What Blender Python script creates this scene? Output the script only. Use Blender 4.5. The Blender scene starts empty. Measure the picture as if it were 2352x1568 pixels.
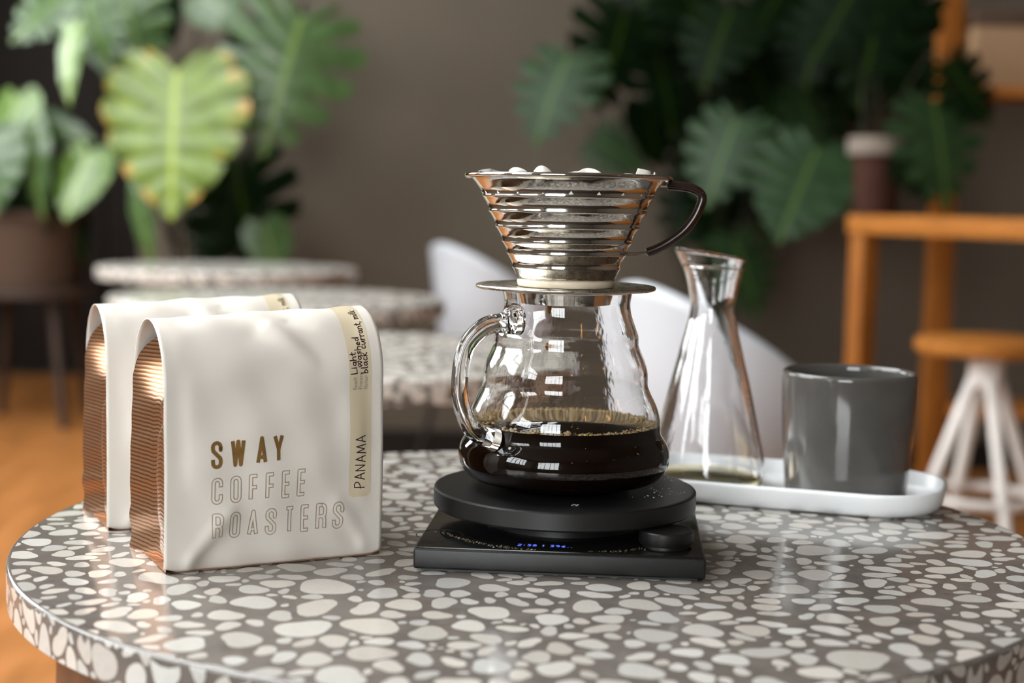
import bpy, bmesh, math, random
import numpy as np
from mathutils import Vector, Matrix

sc = bpy.context.scene
COL = sc.collection
PI = math.pi
rnd = random.Random(7)

# ------------------------------------------------------------------ camera
TZ = 0.72                      # height of the terrazzo table top
CAM_H = TZ + 0.19486
FPX = 3400.0
PITCH = math.radians(5.3386)
ROLL = math.radians(1.1719)
F_ = Vector((0, math.cos(PITCH), -math.sin(PITCH)))
U0 = Vector((0, math.sin(PITCH), math.cos(PITCH)))
R0 = Vector((1, 0, 0))
R_ = R0 * math.cos(ROLL) + U0 * math.sin(ROLL)
U_ = -R0 * math.sin(ROLL) + U0 * math.cos(ROLL)
CAMP = Vector((0, 0, CAM_H))
cd = bpy.data.cameras.new('camera')
cd.sensor_width = 36.0
cd.lens = FPX / 2352 * 36.0
cd.clip_start = 0.02
cd.clip_end = 60
cd.dof.use_dof = True
cd.dof.focus_distance = 0.805
cd.dof.aperture_fstop = 5.0
cam = bpy.data.objects.new('camera', cd)
M = Matrix((R_, U_, -F_)).transposed().to_4x4()
M.translation = CAMP
cam.matrix_world = M
COL.objects.link(cam)
sc.camera = cam


def ray(px, py):
    return F_ + R_ * ((px - 1176) / FPX) - U_ * ((py - 784) / FPX)


def at(px, py, y):
    d = ray(px, py)
    return CAMP + d * (y / d.y)


def on(px, py, z):
    d = ray(px, py)
    return CAMP + d * ((z - CAM_H) / d.z)


def proj(P):
    d = Vector(P) - CAMP
    z = d.dot(F_)
    return 1176 + FPX * d.dot(R_) / z, 784 - FPX * d.dot(U_) / z


# ------------------------------------------------------------------ world and light
RX0, RX1, RY0, RY1, RZ1 = -3.3, 4.4, -4.0, 7.5, 3.5
w = bpy.data.worlds.new('sky')
sc.world = w
w.use_nodes = True
bg = w.node_tree.nodes['Background']
bg.inputs[0].default_value = (0.90, 0.93, 0.94, 1)
bg.inputs[1].default_value = 15.0
sc.view_settings.view_transform = 'Standard'
sc.view_settings.look = 'None'
sc.view_settings.gamma = 1.0
sc.view_settings.use_curve_mapping = False
sc.view_settings.exposure = 0.07

# windows: (wall, lo, hi, z0, z1); x for the wall behind the camera, y for the left wall; the skylight gives x and then y
WINDOWS = [('left', -2.9, -0.6, 1.5, 3.2), ('left', 0.2, 2.5, 1.5, 3.2),
           ('left', 3.4, 5.6, 1.3, 3.2), ('behind', -2.9, -0.5, 0.8, 3.1), ('roof', -3.0, -1.1, 0.3, 4.0)]
for k, (wl, lo, hi, z0, z1) in enumerate(WINDOWS):
    ld = bpy.data.lights.new('window_portal', 'AREA')
    ld.shape = 'RECTANGLE'
    ld.size, ld.size_y = hi - lo, z1 - z0
    ld.cycles.is_portal = True
    lo_ = bpy.data.objects.new('window_portal', ld)
    mid = (lo + hi) / 2
    if wl == 'left':
        lo_.location = (RX0 - 0.19, mid, (z0 + z1) / 2)
        lo_.rotation_euler = (PI / 2, 0, -PI / 2)
    elif wl == 'behind':
        lo_.location = (mid, RY0 - 0.19, (z0 + z1) / 2)
        lo_.rotation_euler = (PI / 2, 0, PI)
    else:
        lo_.location = (mid, (z0 + z1) / 2, RZ1 + 0.19)
        lo_.rotation_euler = (0, 0, 0)
    COL.objects.link(lo_)
    lo_.visible_camera = True


# ------------------------------------------------------------------ materials
def new_mat(name):
    m = bpy.data.materials.new(name)
    m.use_nodes = True
    return m, m.node_tree, m.node_tree.nodes['Principled BSDF']


def pset(b, **kw):
    names = dict(rough='Roughness', metal='Metallic', trans='Transmission Weight', ior='IOR', coat='Coat Weight',
                 coat_rough='Coat Roughness', spec='Specular IOR Level', sss='Subsurface Weight', emis='Emission Strength',
                 sheen='Sheen Weight', aniso='Anisotropic')
    for k, v in kw.items():
        b.inputs[names[k]].default_value = v


def mat(name, col, var=0.0, scale=20.0, bump=0.0, bump_scale=60.0, stretch=None, rvar=0.0, **kw):
    """principled with procedural colour variation, roughness variation and fine relief"""
    m, nt, b = new_mat(name)
    pset(b, **kw)
    c = (*col, 1)
    b.inputs['Base Color'].default_value = c
    N, L = nt.nodes, nt.links
    tc = N.new('ShaderNodeTexCoord')
    src = tc.outputs['Object']
    if stretch:
        mp = N.new('ShaderNodeMapping')
        mp.inputs['Scale'].default_value = stretch
        L.new(src, mp.inputs[0])
        src = mp.outputs[0]
    nz = N.new('ShaderNodeTexNoise')
    nz.inputs['Scale'].default_value = scale
    nz.inputs['Detail'].default_value = 5
    L.new(src, nz.inputs[0])
    if var:
        r = N.new('ShaderNodeMapRange')
        r.inputs[1].default_value, r.inputs[2].default_value = 0.3, 0.7
        r.inputs[3].default_value, r.inputs[4].default_value = 1 - var, 1 + var
        L.new(nz.outputs[0], r.inputs[0])
        mx = N.new('ShaderNodeVectorMath')
        mx.operation = 'SCALE'
        mx.inputs[0].default_value = col
        L.new(r.outputs[0], mx.inputs['Scale'])
        L.new(mx.outputs[0], b.inputs['Base Color'])
    if rvar:
        r = N.new('ShaderNodeMapRange')
        r.inputs[1].default_value, r.inputs[2].default_value = 0.35, 0.65
        r.inputs[3].default_value = kw.get('rough', .5)
        r.inputs[4].default_value = kw.get('rough', .5) + rvar
        L.new(nz.outputs[0], r.inputs[0])
        L.new(r.outputs[0], b.inputs['Roughness'])
    if bump:
        n2 = N.new('ShaderNodeTexNoise')
        n2.inputs['Scale'].default_value = bump_scale
        n2.inputs['Detail'].default_value = 4
        L.new(src, n2.inputs[0])
        bp = N.new('ShaderNodeBump')
        bp.inputs['Strength'].default_value = bump
        bp.inputs['Distance'].default_value = 0.002
        L.new(n2.outputs[0], bp.inputs['Height'])
        L.new(bp.outputs[0], b.inputs['Normal'])
    return m


def glass_mat(name, col=(1, 1, 1), rough=0.0, streak=0.0):
    m = mat(name, col, rough=rough, trans=1.0, ior=1.47, bump=streak, bump_scale=45.0, stretch=(1, 1, .35))
    return m


def emit_mat(name, col, s):
    m, nt, b = new_mat(name)
    b.inputs['Base Color'].default_value = (*col, 1)
    b.inputs['Emission Color'].default_value = (*col, 1)
    b.inputs['Emission Strength'].default_value = s
    return m


def wave_copper(name):
    """copper foil printed with fine wavy embossed lines"""
    m, nt, b = new_mat(name)
    N, L = nt.nodes, nt.links
    tc = N.new('ShaderNodeTexCoord')
    sp = N.new('ShaderNodeSeparateXYZ')
    L.new(tc.outputs['Object'], sp.inputs[0])

    def mth(op, a, bb=None):
        n = N.new('ShaderNodeMath')
        n.operation = op
        for i, v in enumerate((a, bb)):
            if v is None:
                continue
            if isinstance(v, (int, float)):
                n.inputs[i].default_value = v
            else:
                L.new(v, n.inputs[i])
        return n.outputs[0]
    wig = mth('MULTIPLY', mth('SINE', mth('MULTIPLY', sp.outputs['Y'], 2 * PI / 0.0105)), 1.5)
    near = N.new('ShaderNodeMapRange')      # straight lines on the flat rear half of the gusset
    near.inputs[1].default_value, near.inputs[2].default_value = 0.034, 0.050
    near.inputs[3].default_value, near.inputs[4].default_value = 1.0, 0.1
    L.new(sp.outputs['Y'], near.inputs[0])
    ph = mth('ADD', mth('MULTIPLY', sp.outputs['Z'], 2 * PI / 0.0022), mth('MULTIPLY', wig, near.outputs[0]))
    wv = mth('SINE', ph)
    cr = N.new('ShaderNodeValToRGB')
    cr.color_ramp.elements[0].color = (0.17, 0.075, 0.034, 1)
    cr.color_ramp.elements[1].color = (0.40, 0.215, 0.115, 1)
    cr.color_ramp.elements[0].position = 0.1
    cr.color_ramp.elements[1].position = 0.6
    half = mth('MULTIPLY_ADD', wv, 0.5)
    half.node.inputs[2].default_value = 0.5
    L.new(half, cr.inputs[0])
    L.new(cr.outputs[0], b.inputs['Base Color'])
    bp = N.new('ShaderNodeBump')
    bp.inputs['Strength'].default_value = 0.3
    bp.inputs['Distance'].default_value = 0.0004
    L.new(mth('MULTIPLY', half, mth('MULTIPLY_ADD', near.outputs[0], 0.7)), bp.inputs['Height'])
    bp.inputs['Height'].links[0].from_node.inputs[1].links[0].from_node.inputs[2].default_value = 0.3
    L.new(bp.outputs[0], b.inputs['Normal'])
    pset(b, rough=0.32, metal=0.85)
    return m


def attr_mat(name, attr='tint', **kw):
    m, nt, b = new_mat(name)
    pset(b, **kw)
    a = nt.nodes.new('ShaderNodeAttribute')
    a.attribute_name = attr
    nz = nt.nodes.new('ShaderNodeTexNoise')
    nz.inputs['Scale'].default_value = 350
    tc = nt.nodes.new('ShaderNodeTexCoord')
    nt.links.new(tc.outputs['Object'], nz.inputs[0])
    mx = nt.nodes.new('ShaderNodeVectorMath')
    mx.operation = 'SCALE'
    r = nt.nodes.new('ShaderNodeMapRange')
    r.inputs[3].default_value, r.inputs[4].default_value = 0.9, 1.1
    nt.links.new(nz.outputs[0], r.inputs[0])
    nt.links.new(a.outputs['Color'], mx.inputs[0])
    nt.links.new(r.outputs[0], mx.inputs['Scale'])
    nt.links.new(mx.outputs[0], b.inputs['Base Color'])
    return m


def terrazzo_far(name):
    """terrazzo of tables too far away to tell the chips apart"""
    m, nt, b = new_mat(name)
    N, L = nt.nodes, nt.links
    tc = N.new('ShaderNodeTexCoord')
    vo = N.new('ShaderNodeTexVoronoi')
    vo.inputs['Scale'].default_value = 75
    L.new(tc.outputs['Object'], vo.inputs['Vector'])
    cr = N.new('ShaderNodeValToRGB')
    cr.color_ramp.elements[0].color = (0.70, 0.66, 0.60, 1)
    cr.color_ramp.elements[1].color = (0.17, 0.155, 0.14, 1)
    cr.color_ramp.elements[0].position = 0.50
    cr.color_ramp.elements[1].position = 0.58
    L.new(vo.outputs['Distance'], cr.inputs[0])
    L.new(cr.outputs[0], b.inputs['Base Color'])
    pset(b, rough=0.18)
    return m


def leaf_mat(name, col, edge=None, rough=0.27, spec=0.5):
    m, nt, b = new_mat(name)
    N, L = nt.nodes, nt.links
    tc = N.new('ShaderNodeTexCoord')
    sp = N.new('ShaderNodeSeparateXYZ')
    L.new(tc.outputs['Object'], sp.inputs[0])
    nz = N.new('ShaderNodeTexNoise')
    nz.inputs['Scale'].default_value = 6
    L.new(tc.outputs['Object'], nz.inputs[0])
    cr = N.new('ShaderNodeValToRGB')
    cr.color_ramp.elements[0].position, cr.color_ramp.elements[1].position = 0.35, 0.7
    cr.color_ramp.elements[0].color = (*[c * .75 for c in col], 1)
    cr.color_ramp.elements[1].color = (*[c * 1.25 for c in col], 1)
    L.new(nz.outputs[0], cr.inputs[0])
    ab = N.new('ShaderNodeMath')
    ab.operation = 'ABSOLUTE'
    L.new(sp.outputs['X'], ab.inputs[0])
    rib = N.new('ShaderNodeMapRange')
    rib.inputs[1].default_value, rib.inputs[2].default_value = 0.012, 0.03
    rib.inputs[3].default_value, rib.inputs[4].default_value = 0.8, 0.0
    L.new(ab.outputs[0], rib.inputs[0])
    mx = N.new('ShaderNodeMix')
    mx.data_type = 'RGBA'
    L.new(rib.outputs[0], mx.inputs['Factor'])
    L.new(cr.outputs[0], mx.inputs['A'])
    mx.inputs['B'].default_value = (col[0] * 2.2 + .02, col[1] * 1.9 + .03, col[2] * 1.5, 1)
    colout = mx.outputs['Result']
    if edge:
        a = N.new('ShaderNodeAttribute')
        a.attribute_name = 'rimness'
        r2 = N.new('ShaderNodeMath')
        r2.operation = 'MULTIPLY'
        L.new(a.outputs['Fac'], r2.inputs[0])
        L.new(nz.outputs[0], r2.inputs[1])
        r3 = N.new('ShaderNodeMapRange')
        r3.inputs[1].default_value, r3.inputs[2].default_value = 0.46, 0.58
        L.new(r2.outputs[0], r3.inputs[0])
        mx2 = N.new('ShaderNodeMix')
        mx2.data_type = 'RGBA'
        L.new(r3.outputs[0], mx2.inputs['Factor'])
        L.new(colout, mx2.inputs['A'])
        mx2.inputs['B'].default_value = (*edge, 1)
        colout = mx2.outputs['Result']
    L.new(colout, b.inputs['Base Color'])
    pset(b, rough=rough, spec=spec)
    tr = N.new('ShaderNodeBsdfTranslucent')
    L.new(colout, tr.inputs[0])
    ms = N.new('ShaderNodeMixShader')
    ms.inputs[0].default_value = 0.3
    L.new(b.outputs[0], ms.inputs[1])
    L.new(tr.outputs[0], ms.inputs[2])
    L.new(ms.outputs[0], N['Material Output'].inputs[0])
    return m


MT = dict(
    wall=mat('grey_plaster', (0.078, 0.061, 0.042), var=0.12, scale=1.2, rough=0.85, bump=0.15, bump_scale=25),
    wall_warm=mat('warm_plaster', (0.13, 0.113, 0.093), var=0.08, scale=1.5, rough=0.9),
    ceiling=mat('ceiling_paint', (0.24, 0.215, 0.185), var=0.05, scale=2, rough=0.9),
    floor=mat('orange_wood_floor', (0.33, 0.125, 0.03), var=0.18, scale=3, stretch=(6, 1, 1), rough=0.35, rvar=.15),
    dark_wood=mat('dark_stained_wood', (0.010, 0.006, 0.004), var=0.25, scale=8, stretch=(6, 6, 1), rough=0.7, spec=0.2),
    wood=mat('honey_wood', (0.22, 0.075, 0.012), var=0.2, scale=9, stretch=(8, 8, 1.2), rough=0.6, spec=0.12),
    wood_h=mat('honey_wood_board', (0.30, 0.11, 0.02), var=0.2, scale=9, stretch=(1.2, 8, 8), rough=0.6, spec=0.12),
    leg_wood=mat('walnut_leg', (0.13, 0.05, 0.018), var=0.2, scale=10, stretch=(8, 8, 1), rough=0.4),
    stand_wood=mat('dark_walnut', (0.035, 0.017, 0.009), var=0.2, scale=10, stretch=(8, 8, 1), rough=0.6),
    frame=mat('window_frame_paint', (0.10, 0.09, 0.085), rough=0.5, var=0.1),
    ground=mat('pavement', (0.32, 0.31, 0.30), rough=0.9, var=0.15, scale=1),
    slab=mat('terrazzo_cement', (0.135, 0.118, 0.105), var=0.16, scale=70, rough=0.13, spec=0.5),
    chip=attr_mat('terrazzo_stone_chip', rough=0.12, spec=0.5),
    far_terrazzo=terrazzo_far('distant_terrazzo'),
    glass=glass_mat('clear_glass'),
    glass_wet=glass_mat('clear_glass_hand_blown', streak=0.12),
    coffee=mat('black_coffee', (0.006, 0.0022, 0.0010), var=0.1, rough=0.2, spec=0.02, scale=40),
    coffee_top=mat('coffee_surface', (0.012, 0.0045, 0.0016), var=0.1, rough=0.03, spec=0.4, scale=40),
    foam=mat('coffee_foam_bubble', (0.80, 0.56, 0.25), var=0.35, scale=500, rough=0.06, trans=0.5, ior=1.33),
    amber=mat('coffee_drip_amber', (0.55, 0.25, 0.03), rough=0.03, trans=0.85, ior=1.33),
    steel=mat('polished_steel', (0.63, 0.605, 0.565), rough=0.06, metal=1.0, rvar=0.07, scale=90, bump=0.03, bump_scale=260),
    steel_dull=mat('worn_steel', (0.55, 0.51, 0.44), rough=0.2, metal=1.0, rvar=0.15, scale=150, bump=0.05, bump_scale=400),
    ivory=mat('ivory_ring', (0.60, 0.52, 0.40), rough=0.3, var=0.1, scale=80),
    brown_grip=mat('dark_brown_grip', (0.020, 0.010, 0.007), rough=0.2, var=0.2, scale=120),
    paper=mat('white_filter_paper', (0.80, 0.77, 0.72), rough=0.9, var=0.04, scale=100, sss=0.0),
    black_matte=mat('matte_black', (0.0055, 0.0052, 0.005), rough=0.42, spec=0.4, var=0.12, scale=300, bump=0.04, bump_scale=1500),
    black_gloss=mat('gloss_black', (0.006, 0.006, 0.006), rough=0.07, rvar=.12, scale=60),
    led=emit_mat('display_blue', (0.20, 0.30, 0.95), 0.4),
    tray=mat('white_tray_enamel', (0.80, 0.82, 0.83), rough=0.32, var=0.02, scale=30),
    mug=mat('grey_glaze', (0.080, 0.075, 0.069), rough=0.10, var=0.08, scale=60, coat=0.3),
    water=mat('tea_rest', (0.85, 0.72, 0.40), rough=0.0, trans=1.0, ior=1.33),
    bag=mat('cream_matte_film', (0.68, 0.635, 0.575), rough=0.5, var=0.02, scale=12, bump=0.06, bump_scale=35),
    bag_ink=mat('gold_brown_ink', (0.24, 0.135, 0.04), rough=0.3, var=0.15, scale=300, metal=0.3),
    bag_line=mat('thin_taupe_ink', (0.34, 0.27, 0.20), rough=0.4, var=0.1, scale=300),
    label=mat('cream_sticker', (0.62, 0.535, 0.38), rough=0.28, var=0.03, scale=30),
    pen=mat('marker_pen', (0.022, 0.008, 0.010), rough=0.35, var=0.3, scale=900),
    pen_grey=mat('grey_print', (0.20, 0.17, 0.13), rough=0.5, var=0.1, scale=900),
    copper=wave_copper('copper_foil'),
    chair=mat('white_moulded_plastic', (0.42, 0.44, 0.47), rough=0.4, var=0.02, scale=5),
    black_metal=mat('black_metal', (0.012, 0.011, 0.011), rough=0.4, var=0.1, scale=30),
    white_metal=mat('white_metal', (0.70, 0.67, 0.63), rough=0.35, var=0.04, scale=30),
    terracotta=mat('terracotta', (0.034, 0.011, 0.006), rough=0.8, spec=0.2, var=0.2, scale=15),
    basket=mat('brown_planter', (0.055, 0.026, 0.012), rough=0.7, var=0.25, scale=25, stretch=(1, 1, 8)),
    stone_pot=mat('pale_pot_band', (0.16, 0.13, 0.105), rough=0.8, var=0.1, scale=20),
    carton=mat('brown_carton', (0.28, 0.17, 0.09), rough=0.8, var=0.1, scale=6),
    soil=mat('soil', (0.02, 0.013, 0.008), rough=1.0, var=0.4, scale=60),
    stem=mat('plant_stem', (0.012, 0.013, 0.006), spec=0.1, rough=0.6, var=0.3, scale=30),
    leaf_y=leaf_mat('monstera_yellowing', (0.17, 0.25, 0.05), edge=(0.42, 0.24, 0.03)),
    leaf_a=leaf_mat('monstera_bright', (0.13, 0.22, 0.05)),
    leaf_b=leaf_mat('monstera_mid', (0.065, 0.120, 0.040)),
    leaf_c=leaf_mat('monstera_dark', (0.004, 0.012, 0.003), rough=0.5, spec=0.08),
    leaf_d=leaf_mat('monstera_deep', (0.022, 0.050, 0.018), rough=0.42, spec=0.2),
    bulb_glass=mat('amber_bulb_glass', (1.0, 0.85, 0.6), rough=0.0, trans=1.0, ior=1.05),
    filament=emit_mat('glowing_filament', (1.0, 0.52, 0.18), 200.0),
    brass=mat('brass', (0.5, 0.33, 0.13), rough=0.3, metal=1.0, var=0.1),
    added_rug=mat('added_dark_rug', (0.035, 0.027, 0.021), rough=0.95, var=0.3, scale=60, spec=0.1),
    cord=mat('black_cord', (0.01, 0.01, 0.01), rough=0.7, var=0.1),
    speck=mat('dry_white_residue', (0.5, 0.5, 0.48), rough=0.8, var=0.1, scale=500),
    grounds=mat('wet_grounds', (0.06, 0.045, 0.026), rough=0.25, var=0.5, scale=900),
)


# ------------------------------------------------------------------ object helpers
def obj(name, verts, faces, m, parent=None, smooth=False, sharp=None):
    me = bpy.data.meshes.new(name)
    me.from_pydata([tuple(v) for v in verts], [], [tuple(f) for f in faces])
    me.validate()
    for mm in (m if isinstance(m, (list, tuple)) else [m]):
        me.materials.append(MT[mm] if isinstance(mm, str) else mm)
    if smooth:
        me.shade_smooth()
        if sharp:
            me.set_sharp_from_angle(angle=math.radians(sharp))
    o = bpy.data.objects.new(name, me)
    COL.objects.link(o)
    o.parent = parent
    return o


def tag(o, label=None, cat=None, group=None, kind=None):
    if label:
        o['label'] = label
    if cat:
        o['category'] = cat
    if group:
        o['group'] = group
    if kind:
        o['kind'] = kind
    return o


def thing(name, loc, label, cat, group=None, rz=0.0):
    o = bpy.data.objects.new(name, None)
    o.empty_display_size = 0.02
    COL.objects.link(o)
    o.location = loc
    o.rotation_euler = (0, 0, rz)
    return tag(o, label, cat, group)


def copy_tree(o, parent=None):
    c = o.copy()
    COL.objects.link(c)
    c.parent = parent
    for ch in list(o.children):
        copy_tree(ch, c)
    return c


class MB:
    """collects shapes for one mesh"""

    def __init__(self):
        self.v, self.f = [], []

    def add(self, v, f):
        n = len(self.v)
        self.v += [Vector(p) for p in v]
        self.f += [tuple(i + n for i in q) for q in f]
        return self

    def box(self, lo, hi):
        x0, y0, z0 = lo
        x1, y1, z1 = hi
        v = [(x0, y0, z0), (x1, y0, z0), (x1, y1, z0), (x0, y1, z0), (x0, y0, z1), (x1, y0, z1), (x1, y1, z1), (x0, y1, z1)]
        return self.add(v, [(0, 3, 2, 1), (4, 5, 6, 7), (0, 1, 5, 4), (1, 2, 6, 5), (2, 3, 7, 6), (3, 0, 4, 7)])

    def lathe(self, prof, seg=64, centre=(0, 0), close=False, a0=0.0):
        n = len(prof)
        v, f = [], []
        for k in range(seg):
            a = a0 + 2 * PI * k / seg
            for r, z in prof:
                v.append((centre[0] + r * math.cos(a), centre[1] + r * math.sin(a), z))
        for k in range(seg):
            k2 = (k + 1) % seg
            for i in range(n - 1 + (1 if close else 0)):
                j = (i + 1) % n
                f.append((k * n + i, k2 * n + i, k2 * n + j, k * n + j))
        base = len(self.v)
        self.add(v, f)
        if not close:
            if prof[0][0] > 1e-6:
                self.f.append(tuple(base + k * n for k in range(seg - 1, -1, -1)))
            if prof[-1][0] > 1e-6:
                self.f.append(tuple(base + k * n + n - 1 for k in range(seg)))
        return self

    def tube(self, pts, rad, seg=10, up=None, flat=1.0):
        pts = [Vector(p) for p in pts]
        rads = rad if isinstance(rad, (list, tuple)) else [rad] * len(pts)
        base = len(self.v)
        prev = None
        for i, p in enumerate(pts):
            t = (pts[min(i + 1, len(pts) - 1)] - pts[max(i - 1, 0)]).normalized()
            if prev is None:
                ref = Vector(up) if up else (Vector((0, 0, 1)) if abs(t.z) < 0.9 else Vector((1, 0, 0)))
                a = t.cross(ref).normalized()
            else:
                a = (prev - t * prev.dot(t)).normalized()
            prev = a
            b = t.cross(a)
            for k in range(seg):
                q = 2 * PI * k / seg
                self.v.append(p + (a * math.cos(q) + b * math.sin(q) * flat) * rads[i])
        for i in range(len(pts) - 1):
            for k in range(seg):
                k2 = (k + 1) % seg
                self.f.append((base + i * seg + k, base + i * seg + k2, base + (i + 1) * seg + k2, base + (i + 1) * seg + k))
        self.f.append(tuple(base + k for k in range(seg - 1, -1, -1)))
        self.f.append(tuple(base + (len(pts) - 1) * seg + k for k in range(seg)))
        return self

    def prism(self, poly, z0, z1):
        n = len(poly)
        v = [(x, y, z0) for x, y in poly] + [(x, y, z1) for x, y in poly]
        f = [tuple(range(n - 1, -1, -1)), tuple(range(n, 2 * n))]
        f += [(i, (i + 1) % n, n + (i + 1) % n, n + i) for i in range(n)]
        return self.add(v, f)

    def build(self, name, m, parent=None, smooth=False, sharp=None, bevel=0.0, bseg=2):
        o = obj(name, self.v, self.f, m, parent, smooth, sharp)
        if bevel:
            bm = bmesh.new()
            bm.from_mesh(o.data)
            es = [e for e in bm.edges if len(e.link_faces) == 2 and e.calc_face_angle(0) > 0.6]
            bmesh.ops.bevel(bm, geom=es, offset=bevel, segments=bseg, affect='EDGES', profile=0.5)
            bm.to_mesh(o.data)
            bm.free()
            o.data.shade_smooth()
            o.data.set_sharp_from_angle(angle=math.radians(35))
        return o


def catmull(pts, n=8):
    pts = [Vector(p) for p in pts]
    P = [pts[0] * 2 - pts[1]] + pts + [pts[-1] * 2 - pts[-2]]
    out = []
    for i in range(1, len(P) - 2):
        for k in range(n):
            t = k / n
            a, b, c, d = P[i - 1], P[i], P[i + 1], P[i + 2]
            out.append(0.5 * ((2 * b) + (c - a) * t + (2 * a - 5 * b + 4 * c - d) * t * t + (3 * b - a - 3 * c + d) * t ** 3))
    out.append(pts[-1])
    return out


def smooth_profile(pts, n=6):
    return [(p.x, p.y) for p in catmull([Vector((r, z, 0)) for r, z in pts], n)]


# ------------------------------------------------------------------ the room
def structure(o, label=None):
    return tag(o, label, kind='structure')


structure(MB().box((RX0 - 6, RY0 - 6, -0.3), (RX1 + 1, RY1 + 1, -0.11)).build('ground', 'ground'))
structure(MB().box((RX0 - .2, RY0 - .2, -0.1), (RX1 + .2, RY1 + .2, 0)).build('floor', 'floor'), 'orange brown wooden cafe floor')
_, cx0, cx1, cy0, cy1 = WINDOWS[-1]
mb = MB().box((RX0 - .2, RY0 - .2, RZ1), (cx0, RY1 + .2, RZ1 + .2)).box((cx1, RY0 - .2, RZ1), (RX1 + .2, RY1 + .2, RZ1 + .2))
structure(mb.box((cx0, RY0 - .2, RZ1), (cx1, cy0, RZ1 + .2)).box((cx0, cy1, RZ1), (cx1, RY1 + .2, RZ1 + .2)).build('ceiling', 'ceiling'))
structure(MB().box((RX1, RY0, 0), (RX1 + .2, RY1, RZ1)).build('wall_right', 'wall_warm'))


def wall_with_windows(name, axis, lo, hi, wins, p0, p1, m):
    mb = MB()

    def seg(a, b, z0, z1):
        if b - a < 1e-4 or z1 - z0 < 1e-4:
            return
        if axis == 'y':
            mb.box((p0, a, z0), (p1, b, z1))
        else:
            mb.box((a, p0, z0), (b, p1, z1))
    cur = lo
    for a, b, z0, z1 in sorted(wins):
        seg(cur, a, 0, RZ1)
        seg(a, b, 0, z0)
        seg(a, b, z1, RZ1)
        cur = b
    seg(cur, hi, 0, RZ1)
    return structure(mb.build(name, m))


wall_with_windows('wall_left', 'y', RY0, RY1, [x[1:] for x in WINDOWS if x[0] == 'left'], RX0 - .2, RX0, 'wall_warm')
WB = 5.25                                     # the grey wall; left of it the room runs deeper
XW = at(318, 300, WB).x
structure(MB().box((XW, WB, 0), (RX1, RY1, RZ1)).build('wall_back', 'wall'), 'plain grey plaster wall behind the plants')
structure(MB().box((RX0 - .2, RY1, 0), (XW, RY1 + .2, RZ1)).build('wall_alcove', 'wall_warm'), 'far wall of the deep dark corner on the left')
wall_with_windows('wall_front', 'x', RX0 - .2, RX1 + .2, [x[1:] for x in WINDOWS if x[0] == 'behind'], RY0 - .2, RY0, 'wall_warm')
for k, (wl, lo, hi, z0, z1) in enumerate(WINDOWS):
    e = bpy.data.objects.new('window_%d' % (k + 1), None)
    COL.objects.link(e)
    structure(e)

    def wbox(a, b, c, d, nm, t=0.03):
        mb = MB()
        if wl == 'left':
            mb.box((RX0 - .12, a, c), (RX0 - .12 + t * 2, b, d))
        else:
            mb.box((a, RY0 - .12, c), (b, RY0 - .12 + t * 2, d)) if wl == 'behind' else mb.box((a, c, RZ1 + .06), (b, d, RZ1 + .06 + t * 2))
        mb.build(nm, 'frame', e)
    wbox(lo, lo + .06, z0, z1, 'frame_stile')
    wbox(hi - .06, hi, z0, z1, 'frame_stile')
    wbox(lo + .06, hi - .06, z0, z0 + .06, 'frame_rail')
    wbox(lo + .06, hi - .06, z1 - .06, z1, 'frame_rail')
    nm_ = 4
    for j in range(1, nm_ + 1):
        c = lo + (hi - lo) * j / (nm_ + 1)
        wbox(c - .02, c + .02, z0 + .06, z1 - .06, 'mullion', .02)
    if wl != 'roof':
        wbox(lo + .06, hi - .06, z1 - .55, z1 - .51, 'transom_bar', .018)

# dark timber panelling at the far left of the back wall
xr = XW - .10
dd = bpy.data.objects.new('door_1', None)
COL.objects.link(dd)
dd.location = (0, RY1, 0)
structure(dd, 'dark stained timber doors in the back wall')
for k in range(4):
    x1 = xr - k * 0.62
    MB().box((x1 - 0.60, -0.06, 0.02), (x1, -0.001, 2.05)).build('door_leaf', 'dark_wood', dd, bevel=0.008)
MB().box((xr, -0.08, 0), (xr + 0.09, -0.001, 2.1)).build('door_frame', 'dark_wood', dd, bevel=0.006)
structure(MB().box((XW, WB - .02, 0), (RX1, WB - .0005, 0.10)).build('baseboard_back', 'dark_wood'))


# ------------------------------------------------------------------ pendant lamps (behind the camera, seen in the glass and steel)
def pendant(x, y, z, label):
    t = thing('pendant_lamp', (x, y, 0), label, 'lamp', 'filament lamps hanging from the ceiling')
    MB().tube([(0, 0, z + .24), (0, 0, RZ1 - .03)], 0.004, 6).build('cord', 'cord', t)
    MB().lathe([(0.05, RZ1 - .03), (0.05, RZ1 - .001)], 20).build('ceiling_rose', 'brass', t)
    MB().lathe([(0.018, z + .17), (0.02, z + .20), (0.018, z + .24), (0.006, z + .245)], 16).build('socket', 'brass', t, smooth=True, sharp=40)
    f = MB()
    for s in (-1, 1):
        f.tube([(s * .008, 0, z + .165), (s * .015, 0, z + .05), (s * .008, 0, z - .04)], 0.006, 6)
    f.build('filament', 'filament', t, smooth=True)
    prof = smooth_profile([(0.001, z - .085), (0.03, z - .07), (0.042, z - .02), (0.036, z + .08), (0.016, z + .165)], 5)
    inner = [(max(r - .0012, .0004), zz) for r, zz in reversed(prof)]
    MB().lathe(prof + inner, 24, close=True).build('bulb', 'bulb_glass', t, smooth=True)


for (x, y, z, lb) in [(1.05, -1.3, 2.35, 'amber filament pendant lamp over the aisle'),
                      (2.6, 0.4, 2.3, 'amber filament pendant lamp nearest the right wall'),
                      (3.0, 1.3, 2.5, 'amber filament pendant lamp hanging a little higher'),
                      (2.2, -0.5, 2.2, 'amber filament pendant lamp hanging lowest'),
                      (0.5, -2.8, 2.5, 'amber filament pendant lamp nearest the rear window')]:
    pendant(x, y, z, lb)

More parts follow.
